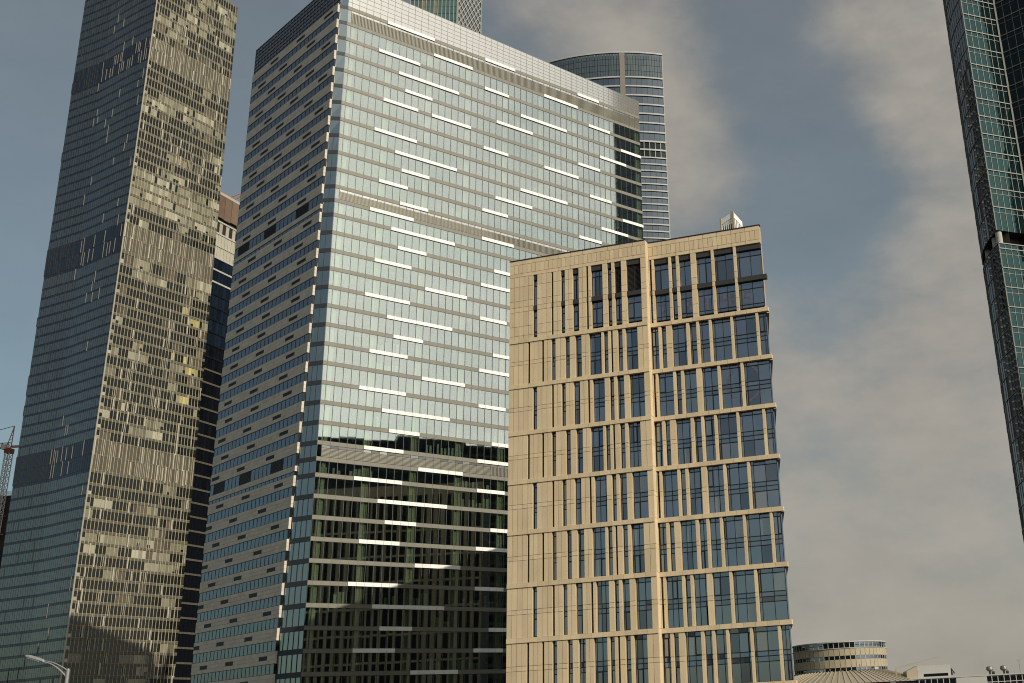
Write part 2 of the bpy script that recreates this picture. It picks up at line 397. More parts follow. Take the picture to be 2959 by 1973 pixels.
        for a, b in cols:
            sp = Geo().box(F.P, a, b, z0 - .275 * h, z0 - .213 * h, -.6, -.14); obj('soffit_panel', sp, 'dark_panel', T)
            sp = Geo().box(F.P, a, b + (.5 if right and b > EU - .2 else 0), z0 - .655 * h, z0 - .60 * h, -.6, -.05); obj('spandrel_panel', sp, 'dark_panel', T)
            louv = (not right) and 1.4 < b - a < 2.2 and a > 15 or (not right and 14.0 < a < 14.6)
            spx = 'corner' if right and b > EU - .2 else None
            if louv:
                q = Geo()
                n = 22; zt_, zb_ = z0 - .275 * h, z0 - .60 * h
                for i in range(n):
                    zc = zb_ + (i + .5) * (zt_ - zb_) / n; q.box(F.P, a + .1, b - .1, zc - .05, zc + .04, -.5, -.34)
                q.box(F.P, (a + b) / 2 - .04, (a + b) / 2 + .04, zb_, zt_, -.5, -.30); q.box(F.P, a, a + .1, zb_, zt_, -.5, -.3); q.box(F.P, b - .1, b, zb_, zt_, -.5, -.3)
                obj('louvre', q, 'grille', T)
            else: window(F, a, b, z0 - .275 * h, z0 - .60 * h, [z0 - .345 * h], spx)
            window(F, a, b, z0 - .655 * h, z0 - .965 * h, [z0 - .74 * h, z0 - .925 * h], spx)
        for r in range(1, 9):
            zt, zb = zr[r], zr[r + 1]; h = zt - zb
            A = (r % 2 == 1); cols = colsA if A else colsB
            # sill course that stands proud
            e1 = u1 + (.42 if right else 0)
            n = max(1, round((e1 - u0) / 1.30)); s = (e1 - u0) / n
            for i in range(n):
                sills.append((Geo().box(F.P, u0 + i * s + .012, u0 + (i + 1) * s - .012, zt - .083 * h, zt, -.5, .09 + rnd.uniform(-.004, .004)), 'sandstone'))
            if r == 8: ve = [.083, .49, .575, .97]
            else: ve = [.083, .49, .575, 1.0]
            for a, b in gaps(cols, u0, u1):
                core.box(F.P, a, b, zb, zt - .083 * h, -.9, -.09)
                for i in range(3): tiles(F, a, b, zt - ve[i + 1] * h, zt - ve[i] * h)
            for k, (a, b) in enumerate(cols):
                spx = 'corner' if right and b - a > 2.5 and a > 28.5 else None
                if r == 6 and right and k == 3: spx = 'open'
                window(F, a, b, zt - .083 * h, zb, [zt - .165 * h, zt - .49 * h, zt - .575 * h, zt - .665 * h], spx)
    half(BA, 0, SU, LA, LB, False)
    half(BB, SU, EU, RA, RB, True)
    # large faint red figures stuck on the upper right windows: 7, 2, blocks, 5, and a ring below
    h1 = zr[0] - zr[1]; zt, zb = zr[0] - .76 * h1, zr[0] - .92 * h1
    def strokes(a, b, segs):
        g = Geo()
        for x0, y0, x1, y1 in segs: g.box(BB.P, a + (b - a) * x0, a + (b - a) * x1, zb + (zt - zb) * y0, zb + (zt - zb) * y1, -.452, -.446)
        obj('window_film', g, 'film_red', T)
    kb = KB
    strokes(21.4 * kb, 23.2 * kb, [(.05, .80, .8, 1), (.50, .3, .72, .78), (.36, 0, .6, .4)])
    strokes(25.1 * kb, 26.5 * kb, [(.3, .82, .8, 1), (.62, .5, .85, .8), (.40, .25, .65, .5), (.2, 0, .85, .2)])
    strokes(27.9 * kb, 29.3 * kb, [(.1, .05, .42, .45), (.1, .55, .42, .95), (.6, .1, .95, .9)])
    strokes(30.1 * kb, 32.5 * kb, [(.08, .45, .3, .95), (.3, .45, .5, .6), (.48, .05, .62, .95), (.72, .1, .95, .5), (.72, .6, .95, .95)])
    strokes(33.4 * kb, 36.0 * kb, [(.12, .85, .5, 1), (.12, .5, .24, .85), (.12, .42, .42, .56), (.36, .12, .48, .46), (.1, 0, .4, .14)])
    g = Geo(); cu, cz, rr = 33.0 * kb, (zr[2] + zr[3]) / 2, 2.25
    for i in range(40):
        t = 2 * math.pi * i / 40; u = cu + rr * math.cos(t) * .9; z_ = cz + rr * math.sin(t)
        if 32.1 * kb < u < 35.1 * kb or 29.2 * kb < u < 31.6 * kb: g.box(BB.P, u - .16, u + .16, z_ - .16, z_ + .16, -.452, -.446 + .0001 * i)
    obj('window_film', g, 'film_red', T)
    # the return where the left half steps forward
    for r in range(0, 9):
        z0, z1 = zr[r], zr[r + 1]; h = z0 - z1
        for va, vb in ((0, .49), (.49, .575), (.575, 1.)):
            sills.append((Geo().box(BA.P, SU - .10, SU + .004, z0 - vb * h + J, z0 - va * h - J, -1.06, -.02), 'sandstone'))
    core.box(BA.P, SU - .5, SU - .06, zr[9], zr[0] - .02, -1.6, -.2)
    emit('stone_panel', T, panels); emit('sill_block', T, sills); emit('parapet_panel', T, para)
    stuff('pier', core, 'sandstone_core', T)
    # panes: the 300 that show largest sit in their windows
    sc_ = sorted(((shown(g), i) for i, (g, m, w) in enumerate(panes)), reverse=True); rest = {}
    for r_, (a, i) in enumerate(sc_):
        g, m, w = panes[i]
        if r_ < 300 and a > 0: obj('window_pane', g, m, w)
        else: rest.setdefault(m, Geo()).add(g)
    for m, g in rest.items(): obj('window_pane', g, m, T, 'stuff')
    # body: side walls that slant back, roof and dark rooms behind the glass
    dv = Vector((math.cos(R(80)), math.sin(R(80)))); dr = Vector((math.cos(R(88)), math.sin(R(88)))); DEP = 78
    fl = Vector(BA.xy(0, -.9)); fm = Vector(BA.xy(SU - .3, -.9)); fm2 = Vector(BB.xy(SU - .3, -.95)); fr = Vector(BB.xy(EU, -.95))
    obj('dark_interior', Geo().prism([tuple(v) for v in (fl, fm, fm2, fr, fr + dr * DEP, fl + dv * DEP)], -.5, zr[0] - .8), 'interior_wall', T)
    # left side: stone piers and window strips, seen only mirrored in the glass front
    LS = Facade(tuple(fl + dv * DEP), R(80 - 180)); nb = 44
    pr_, gl_ = Geo(), Geo()
    for i in range(nb):
        a = i * DEP / nb; wd = DEP / nb * rnd.choice([.25, .45, .6])
        pr_.box(LS.P, a, a + wd, 0, zr[0] - .05, -.4, .1)
        gl_.box(LS.P, a + wd, a + DEP / nb, 0, zr[0] - 2.6, -.4, -.15)
    for i in range(1, 9): pr_.box(LS.P, 0, DEP, zr[i] - .5, zr[i], -.4, .16)
    pr_.box(LS.P, 0, DEP, zr[0] - 2.6, zr[0] - .04, -.4, .04); pr_.box(LS.P, DEP - .35, DEP + .4, 0, zr[0] - .03, -.5, .22)
    stuff('side_pier', pr_, 'sandstone', T); stuff('side_window', gl_, 'night_glass', T)
    w0, w1 = fr, fr + dr * DEP
    for i in range(10):                                 # side face: bands of glass and stone seen edge-on
        z1_ = zr[i] if i < 10 else 0; z0_ = zr[i + 1] if i < 9 else 0
        if z1_ <= 0.3: break
        z0_ = max(z0_, 0)
        side = Facade(tuple(w0), R(88))
        obj('side_wall', Geo().box(side.P, .0, DEP, z0_, z1_ - .5, -.2, .02), 'beige_glass' if i else 'sandstone', T)
        if i: obj('side_wall', Geo().box(side.P, -.3, DEP, z1_ - .5, z1_, -.2, .30), 'sandstone', T)
    cap = Geo().box(BA.P, -.06, SU, zr[0], zr[0] + .10, -.5, .07); cap.box(BB.P, SU + .01, EU + .10, zr[0], zr[0] + .10, -.5, .07)
    obj('roof_flashing', cap, 'flashing', T)
    obj('roof', Geo().prism([tuple(v) for v in (fl, fm, fm2, fr, fr + dr * DEP, fl + dv * DEP)], zr[0] - .79, zr[0] - .5), 'roof_metal', T)
    return zr[0]
ZROOF = build_beige()
def build_roof_frame():
    c = (5.15, 129.6, ZROOF - .5)
    T = thing('roof_screen', 'white slatted frame on the roof of the beige block', 'roof screen', c)
    # two white screens meeting at a corner post
    A = Facade((3.75, 130.6), R(-28)); B = Facade((A.xy(1.85)[0], A.xy(1.85)[1]), R(38)); zb = ZROOF - .5; zt = 65.4
    for F, L, top1 in ((A, 1.85, .9), (B, 1.5, -.9)):
        g = Geo()
        z0, z1 = (zt - .75, zt) if F is A else (zt, zt - 1.15)
        P = F.P
        g.hexa([P(0, z0 - .75, -.1), P(L, z1 - .75, -.1), P(L, z1, -.1), P(0, z0, -.1), P(0, z0 - .75, .1), P(L, z1 - .75, .1), P(L, z1, .1), P(0, z0, .1)])
        obj('fascia', g, 'white_paint', T)
        n = 6
        for i in range(n):
            u = (i + .5) * L / n; zz = z0 + (z1 - z0) * (i + .5) / n
            obj('slat', Geo().box(P, u - .06, u + .06, zb, zz - .75, -.12, .06), 'white_paint', T)
        obj('backing', Geo().box(P, 0, L, zb, min(z0, z1) - .76, -.4, -.3), 'dark_panel', T)
    obj('post', Geo().box(A.P, 1.72, 2.0, zb, zt + .05, -.15, .16), 'cream_clad', T)
    obj('post', Geo().box(A.P, -.08, .1, zb, zt - .45, -.15, .14), 'cream_clad', T)
build_roof_frame()

# ================================================================== central glass tower
H = 3.97235
TLF = Facade((-103.957, 220.0), R(-41.18690))           # stone face
TFF = Facade((-72.958, 195.689), R(40.60273))           # glass face
FL_LEN, RET_D, FR_LEN = 39.338, -2.118, 79.347
def hh(k): return 154.3416 - H * k - (2.4261 if k >= 13 else 0) - (2.2608 if k >= 26 else 0)
ZS = [152.5, 148.53, 144.56, 140.59, 136.61, 132.64, 128.67, 124.7, 120.72, 116.75, 112.78, 108.81, 105.67, 102.41, 98.44, 94.46, 90.49, 86.52, 82.55, 78.57, 74.6, 70.63, 66.66, 62.68, 58.71, 54.74, 51.6, 48.51, 44.53, 40.56, 36.59, 32.62, 28.65, 24.67, 20.7, 16.73, 12.76, 8.78, 4.8, .8]
STRIPS = {0: [(4.3, 11.2), (18.7, 23.5), (34.3, 38.0)], 1: [(11.0, 16.9), (28.5, 34.3)], 2: [(3.3, 9.2), (18.7, 22.6), (36.1, 40.1)], 3: [(6.3, 15.0), (24.7, 32.3), (42.0, 46.3)], 4: [(7.3, 11.2), (20.7, 26.5), (38.1, 43.0)], 5: [(4.5, 9.2), (11.2, 16.9), (34.2, 38.0)], 6: [(18.9, 22.7), (28.5, 34.3)], 7: [(3.5, 9.4), (36.2, 40.1)], 8: [(6.5, 15.1), (24.8, 32.3), (42.0, 46.3)], 9: [(7.5, 11.3), (20.9, 26.6), (38.1, 43.0)], 10: [(4.6, 8.5), (19.0, 22.9), (34.3, 38.3)], 11: [(7.5, 11.4)], 12: [(3.7, 9.3), (19.1, 23.9)], 13: [(6.6, 15.2)], 14: [(7.5, 11.5), (21.0, 25.0)], 15: [(4.7, 9.6), (19.1, 23.9)], 16: [(11.4, 17.2)], 17: [(3.8, 9.6), (19.1, 23.0)], 18: [(6.7, 15.3)], 19: [(7.7, 11.5), (21.1, 25.1)], 20: [(4.7, 9.5), (19.1, 24.0)], 21: [(11.4, 17.3)], 22: [(3.8, 9.7), (19.2, 23.0)], 23: [(6.7, 15.4)], 24: [(7.6, 11.5), (21.0, 25.1)], 25: [(4.8, 9.5), (19.2, 24.2)], 26: [(11.5, 17.2)], 27: [(3.7, 9.5), (19.1, 23.0)], 28: [(6.6, 15.3)], 29: [(7.5, 11.4), (21.0, 25)], 30: [(4.6, 9.4), (19.1, 24)], 31: [(11.4, 17.0)], 32: [(3.6, 9.3), (19.1, 22.8)], 33: [(6.4, 15.1)], 34: [(7.3, 11.2), (20.9, 25)], 35: [(4.4, 9.2), (18.9, 23.4)], 36: [(11.1, 16.9)], 37: [(7.3, 11.2)]}
def interp(x, xs, ys):
    if x <= xs[0]: return ys[0]
    for i in range(len(xs) - 1):
        if x <= xs[i + 1]: return ys[i] + (ys[i + 1] - ys[i]) * (x - xs[i]) / (xs[i + 1] - xs[i])
    return ys[-1]
def u_stone(z): return interp(z, [15, 19, 31, 46.6, 56.7, 68.2, 80, 95.7, 106, 110, 125.6, 141.6], [33.3, 33.5, 34.2, 35.2, 35.9, 36.55, 36.95, 37.45, 37.7, 37.75, 38.2, 38.7])
def build_center():
    T = thing('office_tower', 'broad office tower with mirror glass front, white strips and banded stone side', 'skyscraper', (*TFF.o, 0))
    P = TLF.P
    # ---------------- stone face
    tiles, wpanes, grilles = [], [], []
    core = Geo(); mull = Geo(); retg = []; slate = Geo(); rmull = Geo(); bxg = Geo()
    NP = 22
    levels = []                                          # (z top of window, z bottom of window, z bottom of stone below, floor number, kind)
    for k in range(1, 40):
        zt = hh(k)
        if zt < 2: break
        if k in (12, 25):
            zn = hh(k + 1); lo = zt - .56 * (zt - zn) * .62
            zA = zt - 2.35; zB = zA - 1.05; zC = zB - .75
            levels.append((zt, zA, zB, k, 'tech')); levels.append((zB, zC, zn, k, 'narrow'))
        else: levels.append((zt, zt - .45 * H, max(hh(k + 1), .2), k, 'norm'))
    levels.insert(0, (hh(0) - .45 * H, hh(0) - .45 * H, hh(1), 0, 'norm'))
    for zt, zw, zs_, k, kind in levels:
        us = u_stone((zt + zs_) / 2)
        # window strip
        if zt - zw > .1:
            core.box(P, 0, us, zw, zt, -.75, -.22)
            n = NP; s = us / n
            if kind == 'tech': lset = [i for a, b in ((1, 4), (8, 11), (16, 19)) for i in range(a, b)]
            else: lset = []
            for i in range(n):
                if i in lset: continue
                wpanes.append((Geo().box(P, i * s + .04, (i + 1) * s - .04, zw + .05, zt - .05, -.20, -.10, tilt=.005), 'left_glass'))
            for i in range(n + 1):
                if i in lset and i - 1 in lset: continue
                mull.box(P, max(0, i * s - .05), min(us, i * s + .05), zw, zt, -.2, -.055)
            mull.box(P, 0, us, zt - .07, zt, -.2, -.05); mull.box(P, 0, us, zw, zw + .07, -.2, -.05)
            for a, b in (((1, 4), (8, 11), (16, 19)) if kind == 'tech' else ()):
                q = Geo().box(P, a * s, b * s, zw, zt, -.3, -.16)
                for j in range(9):
                    zc = zw + (j + .5) * (zt - zw) / 9; q.box(P, a * s + .05, b * s - .05, zc - .06, zc + .05, -.16, -.06)
                obj('louvre', q, 'grille', T)
            # glass box that turns the corner
            bxg.box(P, us + .01, us + .12, zw + .05, zt - .05, -.50, -.06)
        # stone band of tiles with open joints
        core.box(P, 0, us - .02, zs_, zw, -.50, -.09)
        rows = 3 if zw - zs_ > 1.6 else 2
        n = 24; s = us / n; hz = (zw - zs_) / rows
        if k % 2: cs = [interp(k, [1, 40], [.14, .16]), interp(k, [1, 7, 40], [.40, .44, .49]), interp(k, [1, 7, 40], [.72, .77, .90])]
        else: cs = [interp(k, [1, 12, 26, 40], [.28, .24, .03, .03]), interp(k, [1, 12, 26, 40], [.59, .545, .34, .34]), interp(k, [1, 12, 26, 40], [.90, .87, .68, .68])]
        if kind == 'tech' or k == 0: cs = [] if kind == 'tech' else cs
        slots = [(max(0, c * us - s * 1.15), min(us, c * us + s * 1.15)) for c in cs]
        for j in range(rows):
            z0, z1 = zs_ + j * hz, zs_ + (j + 1) * hz
            for i in range(n):
                a, b = i * s, (i + 1) * s
                if rows == 3 and j == 1 and any(a + .02 < q1 and b - .02 > q0 for q0, q1 in slots):
                    q = [(q0, q1) for q0, q1 in slots if a + .02 < q1 and b - .02 > q0][0]
                    parts = [(a, min(b, q[0])), (max(a, q[1]), b)]
                else: parts = [(a, b)]
                for x0, x1 in parts:
                    if x1 - x0 > .1: tiles.append((Geo().box(P, x0 + .018, x1 - .018, z0 + .018, z1 - .018, -.09, rnd.uniform(-.008, .008)), 'travertine'))
            # return face at the right end
            tiles.append((Geo().box(P, us - .02, us + .02, z0 + .018, z1 - .018, -.48, -.02), 'travertine'))
        if rows == 3:
            for q0, q1 in slots:
                if q1 - q0 < .5: continue
                z0, z1 = zs_ + hz, zs_ + 2 * hz
                g = Geo().box(P, q0, q1, z0, z1, -.15, -.085)
                for jj in range(3): g.box(P, q0 + .03, q1 - .03, z0 + .1 + jj * hz / 3, z0 + .2 + jj * hz / 3, -.085, -.03)
                grilles.append((g, 'grille'))
    hid_l = lambda x, y: x < 560 and y > 1800
    emit('stone_tile', T, tiles); emit('window_pane', T, wpanes); emit('vent_grille', T, grilles)
    stuff('stone_backing', core, 'travertine_core', T); stuff('window_mullion', mull, 'black_frame', T); stuff('corner_glass', bxg, 'dark_box_glass', T)
    # ---------------- slanted glass return from the stone's end to the sharp corner
    FC = Vector(TFF.o)
    def PR(v, z, d=0.):
        a = Vector(TLF.xy(u_stone(z) - .1, -.50)); q = a.lerp(FC, v)
        return (q.x + d * TLF.n.x, q.y + d * TLF.n.y, z)
    for k in range(len(ZS) - 1):
        z1, zb = ZS[k], ZS[k + 1]; sp = .22 * H
        slate.box(PR, 0, .995, z1 - sp, z1, -.4, .05)
        L = FL_LEN - u_stone(z1) + 1; n = max(1, round(L / 1.45))
        for i in range(n):
            retg.append((Geo().box(PR, i / n + .01, (i + 1) / n - .012, zb + .03, z1 - sp - .03, -.12, -.04, tilt=.010), 'return_glass'))
            rmull.box(PR, i / n - .01, i / n + .012, zb, z1 - sp, -.14, .03)
    emit('return_pane', T, retg); stuff('return_mullion', rmull, 'black_frame', T); stuff('slate_band', slate, 'slate_band', T)
    # ---------------- glass front
    P = TFF.P; PW = (FR_LEN - .90) / 48
    xs = [0, .90] + [.90 + PW * (i + 1) for i in range(48)]
    fp, spn, wht, lou = [], [], [], []
    fm = Geo(); lback = Geo(); slab = Geo(); blinds = []; cols = Geo()
    hid = lambda x, y: x > 1472 and y > 764 - (x - 1472) * .168
    for k in range(len(ZS) - 1):
        z1, zb = ZS[k], ZS[k + 1]; sp = .195 * H
        whites = [(round(1.0387 * a + .12), round(1.0387 * b + .12)) for a, b in STRIPS.get(k, [])]
        tech = k in (0, 11, 25)
        slab.box(P, .06, FR_LEN - .06, z1 - sp + .05, z1 - .12, -9., -.16)
        for i in range(49):
            a, b = xs[i], xs[i + 1]; w = any(p <= i - 1 < q for p, q in whites) and i > 0
            if w: wht.append((Geo().box(P, a + .022, b - .022, z1 - sp + .03, z1, -.14, .16 + rnd.uniform(-.01, .01)), 'white_panel'))
            else: spn.append((Geo().box(P, a + .012, b - .012, z1 - sp, z1 - .02, -.14, .0), 'spandrel_taupe'))
            zt = z1 - sp - .03
            if tech and i > 0:
                top = zt - .55
                fp.append((Geo().box(P, a + .03, b - .03, top + .02, zt, -.14, -.07, tilt=.004), 'screen_glass'))
                lback.box(P, a + .02, b - .02, zb + .05, top - .02, -.2, -.12); q = Geo()
                if k == 0 or i > 22:
                    for j in range(5): q.box(P, a + .1 + j * PW / 5, a + .1 + j * PW / 5 + .13, zb + .06, top - .03, -.12, -.02)
                else:
                    for j in range(7):
                        zc = zb + .1 + j * (top - zb - .1) / 7; q.box(P, a + .03, b - .03, zc, zc + .16, -.12, -.02)
                lou.append((q, 'louvre_metal'))
            else:
                fp.append((Geo().box(P, a + .03, b - .03, zb + .03, zt, -.13, -.07, tilt=.002), 'front_glass'))
            fm.box(P, a - .045, a + .045, zb, zt + .02, -.15, -.02)
        fm.box(P, 0, FR_LEN, zt - .02, zt + .035, -.15, -.03); fm.box(P, 0, FR_LEN, zb - .01, zb + .035, -.15, -.03)
        # interior columns and blinds
        if not tech:
            for c0 in [.18] + [xs[1 + 6 * j + 5] for j in range(0, 8)]:
                o = 1.15 if c0 < 1 else .15
                cols.box(P, c0 + o, c0 + o + .72, zb, z1 - sp, -1.2, -.55)
                if c0 > 1:
                    cols.box(P, c0 + o + .88, c0 + o + 1.10, zb, z1 - sp, -1.0, -.55); cols.box(P, c0 + o + 1.24, c0 + o + 1.46, zb, z1 - sp, -1.0, -.55)
                else: cols.box(P, c0 + .62, c0 + .82, zb, z1 - sp, -1.0, -.55)
            run = 0
            for i in range(1, 49):
                pr = {26: .55, 24: .35, 23: .25, 19: .14, 20: .14, 32: .3}.get(k, .035)
                if run or rnd.random() < pr * .4:
                    run = run - 1 if run else rnd.randint(1, 3)
                    hgt = rnd.uniform(.35, .75) * (z1 - sp - zb)
                    for j in range(2):
                        if rnd.random() < .75: blinds.append((Geo().box(P, xs[i] + .12 + j * PW / 2, xs[i] + .12 + j * PW / 2 + rnd.uniform(.35, .72), zb + .04, zb + hgt, -.6, -.5), 'office_blind'))
    emit('glass_pane', T, fp, hide=hid); emit('spandrel_panel', T, spn, hide=hid); emit('white_panel', T, wht, hide=hid); emit('louvre', T, lou, hide=hid)
    stuff('louvre_backing', lback, 'louvre_back', T); stuff('front_mullion', fm, 'mullion_dark', T); stuff('floor_slab', slab, 'floor_slab', T); stuff('interior_column', cols, 'column_paint', T)
    emit('blind', T, blinds, limit=120, hide=hid)
    obj('interior_wall', Geo().box(P, 5, FR_LEN - .2, 0, ZS[0] - 1, -9.4, -9.0), 'interior_wall', T)
    # ---------------- crowns
    zc = lambda u: 159.8 - 2.7 * u / FR_LEN
    scr, bars = [], Geo()
    for i in range(49):
        a, b = xs[i], xs[i + 1]; z0 = ZS[0] + .03; za, zb = zc(a), zc(b)
        for j in range(6):
            t0, t1 = j / 6, (j + 1) / 6
            g = Geo(); A0, A1, B0, B1 = z0 + (za - z0) * t0 + .03, z0 + (za - z0) * t1 - .03, z0 + (zb - z0) * t0 + .03, z0 + (zb - z0) * t1 - .03
            g.hexa([P(a + .02, A0, -.12), P(b - .02, B0, -.12), P(b - .02, B1, -.12), P(a + .02, A1, -.12), P(a + .02, A0, -.04), P(b - .02, B0, -.04), P(b - .02, B1, -.04), P(a + .02, A1, -.04)])
            scr.append((g, 'screen_glass'))
            bars.hexa([P(a, A1, -.14), P(b, B1, -.14), P(b, B1 + .06, -.14), P(a, A1 + .06, -.14), P(a, A1, .0), P(b, B1, .0), P(b, B1 + .06, .0), P(a, A1 + .06, .0)])
        bars.box(P, a - .03, a + .03, z0, za, -.14, .01)
    emit('screen_panel', T, scr); stuff('screen_bar', bars, 'screen_bar', T)
    P = TLF.P; cp, cb = [], Geo(); zl0, zl1 = hh(0) - .45 * H, 159.8
    n = 26; s = FL_LEN / n
    for i in range(n):
        for j in range(7):
            z0 = zl0 + (zl1 - zl0) * j / 7; z1 = zl0 + (zl1 - zl0) * (j + 1) / 7
            cp.append((Geo().box(P, i * s + .05, (i + 1) * s - .05, z0 + .06, z1 - .06, -.4, -.3), 'crown_glass'))
    for j in range(8): cb.box(P, 0, FL_LEN, zl0 + (zl1 - zl0) * j / 7 - .07, zl0 + (zl1 - zl0) * j / 7 + .07, -.4, -.18)
    for i in range(n + 1): cb.box(P, i * s - .06, i * s + .06, zl0, zl1, -.4, -.2)
    emit('crown_pane', T, cp); stuff('crown_bar', cb, 'crown_bar', T)
    # ---------------- body
    a = Vector(TLF.xy(0, -.8)); b = Vector(TLF.xy(FL_LEN - 2.2, RET_D - .4)); e = Vector(TFF.xy(FR_LEN - .1, -.3)); f2 = Vector(TFF.xy(FR_LEN - 6, -34)); g2 = Vector(TLF.xy(2, -46))
    c1 = Vector(TFF.xy(5, -9.5)); c2 = Vector(TFF.xy(FR_LEN - .3, -9.5))
    obj('tower_core', Geo().prism([tuple(v) for v in (a, b, c1, c2, f2, g2)], 0, 150.5), 'tower_body', T)
    g = Geo().box(TFF.P, FR_LEN - .05, FR_LEN + .0, 0, 157, -34, -.16); obj('end_wall', g, 'dusk_glass', T)
    obj('roof', Geo().prism([TLF.xy(.3, -.6), TLF.xy(FL_LEN - 1, -3), TFF.xy(FR_LEN - .5, -.6), tuple(f2), tuple(g2)], 150.6, 151.2), 'tower_body', T)
build_center()

# ================================================================== left tower
def build_left():
    Q = (-224.1, 380.0)
    T = thing('dark_glass_tower', 'slender tower at the left, one side dark mirror glass, one side cream blinds', 'skyscraper', (*Q, 0))
    DK = Facade(Q, R(-27)); LT = Facade(Q, R(62))
    zs = []; z = 323.6
    kinds = []
    def run(n, h, kd):
        nonlocal z
        for _ in range(n): zs.append((z, z - h, kd)); z -= h
    run(9, 4.31, 'n'); run(2, 5.45, 'l'); run(18, 4.205, 'n'); run(2, 6.05, 'l'); run(1, 5.6, 'n'); run(17, 4.153, 'n'); run(2, 5.75, 'l'); run(1, 5.0, 'n'); run(1, 4.4, 'n')
    while z > 4: run(1, 4.18, 'n')
    # dark side: u runs from -width to 0
    wid = lambda z_: 45.0 + (z_ - 25) * .0272
    fold = lambda z_: interp(z_, [0, 100, 320], [.53, .46, .34])
    def PD(u, z_, d=0.):                                 # u 0 (left edge) .. 1 (corner); a shallow fold runs down the face
        w = wid(z_); f = fold(z_); dd = -1.15 * max(0, 1 - abs(u - f) / (.42 if u > f else f)) if 0 < u < 1 else 0
        return DK.P(-w * (1 - u), z_, d + dd)
    pan, spa, fins, dfins = [], [], Geo(), Geo()
    NPD = 34
    body = Geo()
    for fi, (zt, zb, kd) in enumerate(zs):
        sp = .22 * (zt - zb) if kd == 'n' else .04
        for i in range(NPD):
            a, b = i / NPD, (i + 1) / NPD
            e = .0014
            pan.append((Geo().box(PD, a + e, b - e, zb + .05, zt - sp, -.3, .0, tilt=.03), 'dusk_glass' if kd == 'n' else 'dusk_spandrel'))
            if kd == 'n': spa.append((Geo().box(PD, a + e, b - e, zt - sp + .04, zt, -.3, -.03), 'dusk_spandrel'))
            pr = .045 if a > fold(zt) - .06 else .0
            if kd == 'l': pr = .42 if a > fold(zt) - .05 else .0
            if rnd.random() < pr:
                x = a + rnd.uniform(.3, .7) / NPD; fins.box(PD, x, x + .0020, zb - rnd.choice([0, 0, .7]), zt - rnd.choice([0, .8]), -.05, .22)
            if rnd.random() < (.75 if kd == 'l' and a < fold(zt) else .10 if a < fold(zt) else 0):
                dfins.box(PD, a - .003, a + .0035, zb, zt, -.05, .10)
    emit('dusk_pane', T, pan, minimum=300); emit('dusk_spandrel', T, spa, minimum=300)
    stuff('dusk_fin', fins, 'fin_grey', T); stuff('dusk_joint', dfins, 'fin_dark', T)
    # lit side
    wl = lambda z_: 43.6 - (z_ - 20) * .0158
    def PL(u, z_, d=0.): return LT.P(u * wl(z_), z_, d)
    lp, ls_, lf, lm = [], [], [], Geo()
    NL = 30
    for fi, (zt, zb, kd) in enumerate(zs):
        h = zt - zb; sp = .25 * h if kd == 'n' else .10 * h
        mode = rnd.choice(['dark', 'dark', 'dark', 'mix', 'cream']); zone = 0; cur = None
        zmid = (zt + zb) / 2
        if zmid > 205 and zmid < 225: mode = 'cream'
        if zmid > 285: mode = 'mix'
        for i in range(NL):
            a, b = i / NL, (i + 1) / NL; e = .0016
            if zone <= 0:
                zone = rnd.randint(1, 5); q = rnd.random()
                pc = {'dark': .07, 'mix': .36, 'cream': .85}[mode]
                cur = rnd.choice(['lit_blind_cream', 'lit_blind_cream', 'lit_blind_cream', 'lit_blind_pale']) if q < pc else ('lit_glass_brown' if q > .93 else 'lit_glass_dark')
                if 130 < zmid < 175 and a > .6 and rnd.random() < .35: cur = rnd.choice(['lit_blind_yellow', 'lit_blind_cream', 'lit_glass_brown'])
            zone -= 1
            if kd == 'l':
                lp.append((Geo().box(PL, a + e, b - e, zb + .1, zt - sp, -.25, -.02), 'lit_louvre'))
            else:
                m = cur if rnd.random() > .04 else 'lit_glass_dark'
                lo = zb + .06
                if m.startswith('lit_blind') and rnd.random() < .12:
                    cut = zb + h * rnd.uniform(.12, .4)
                    lp.append((Geo().box(PL, a + e, b - e, lo, cut, -.25, -.05), 'lit_glass_dark')); lo = cut
                if i == 0 and rnd.random() < .6:
                    lp.append((Geo().box(PL, a + e, b - e, lo, zb + h * .3, -.25, -.05, tilt=.006), 'lit_blind_pale')); lo = zb + h * .3; m = 'lit_glass_dark'
                lp.append((Geo().box(PL, a + e, b - e, lo, zt - sp - .12, -.25, -.05, tilt=.006), m))
                lp.append((Geo().box(PL, a + e, b - e, zt - sp - .12, zt - sp, -.25, -.16), 'lit_glass_dark'))
            ls_.append((Geo().box(PL, a + .0006, b - .0006, zt - sp, zt, -.25, .03), 'lit_spandrel'))
            lm.box(PL, a - .0021, a + .0021, zb, zt, -.2, .07)
            pf = .16 if kd == 'n' else .62
            if rnd.random() < pf:
                x = a + rnd.choice([0, .4 / NL]); wd = rnd.choice([.0035, .0045, .009])
                lf.append((Geo().box(PL, x, x + wd, zb - rnd.choice([0, 0, .6]), zt - rnd.choice([0, .7]), -.05, .32), 'fin_pale'))
        lm.box(PL, 0, 1, zt - .07, zt, -.1, .06)
    emit('lit_pane', T, lp, minimum=200); emit('lit_spandrel', T, ls_, minimum=200); emit('lit_fin', T, lf, minimum=120)
    stuff('lit_mullion', lm, 'lit_mullion', T)
    obj('corner_mullion', Geo().bar(DK.P(0, 0, .05), DK.P(0, 323.6, .05), .35), 'fin_pale', T)
    ql = DK.P(-44, 0, -3.2); qr = LT.P(38.0, 0, -.5); qc = DK.P(-.6, 0, -3.2)
    obj('tower_core', Geo().prism([ql[:2], qc[:2], qr[:2], LT.P(38, 0, -44)[:2]], 0, 323), 'tower_body', T)
build_left()

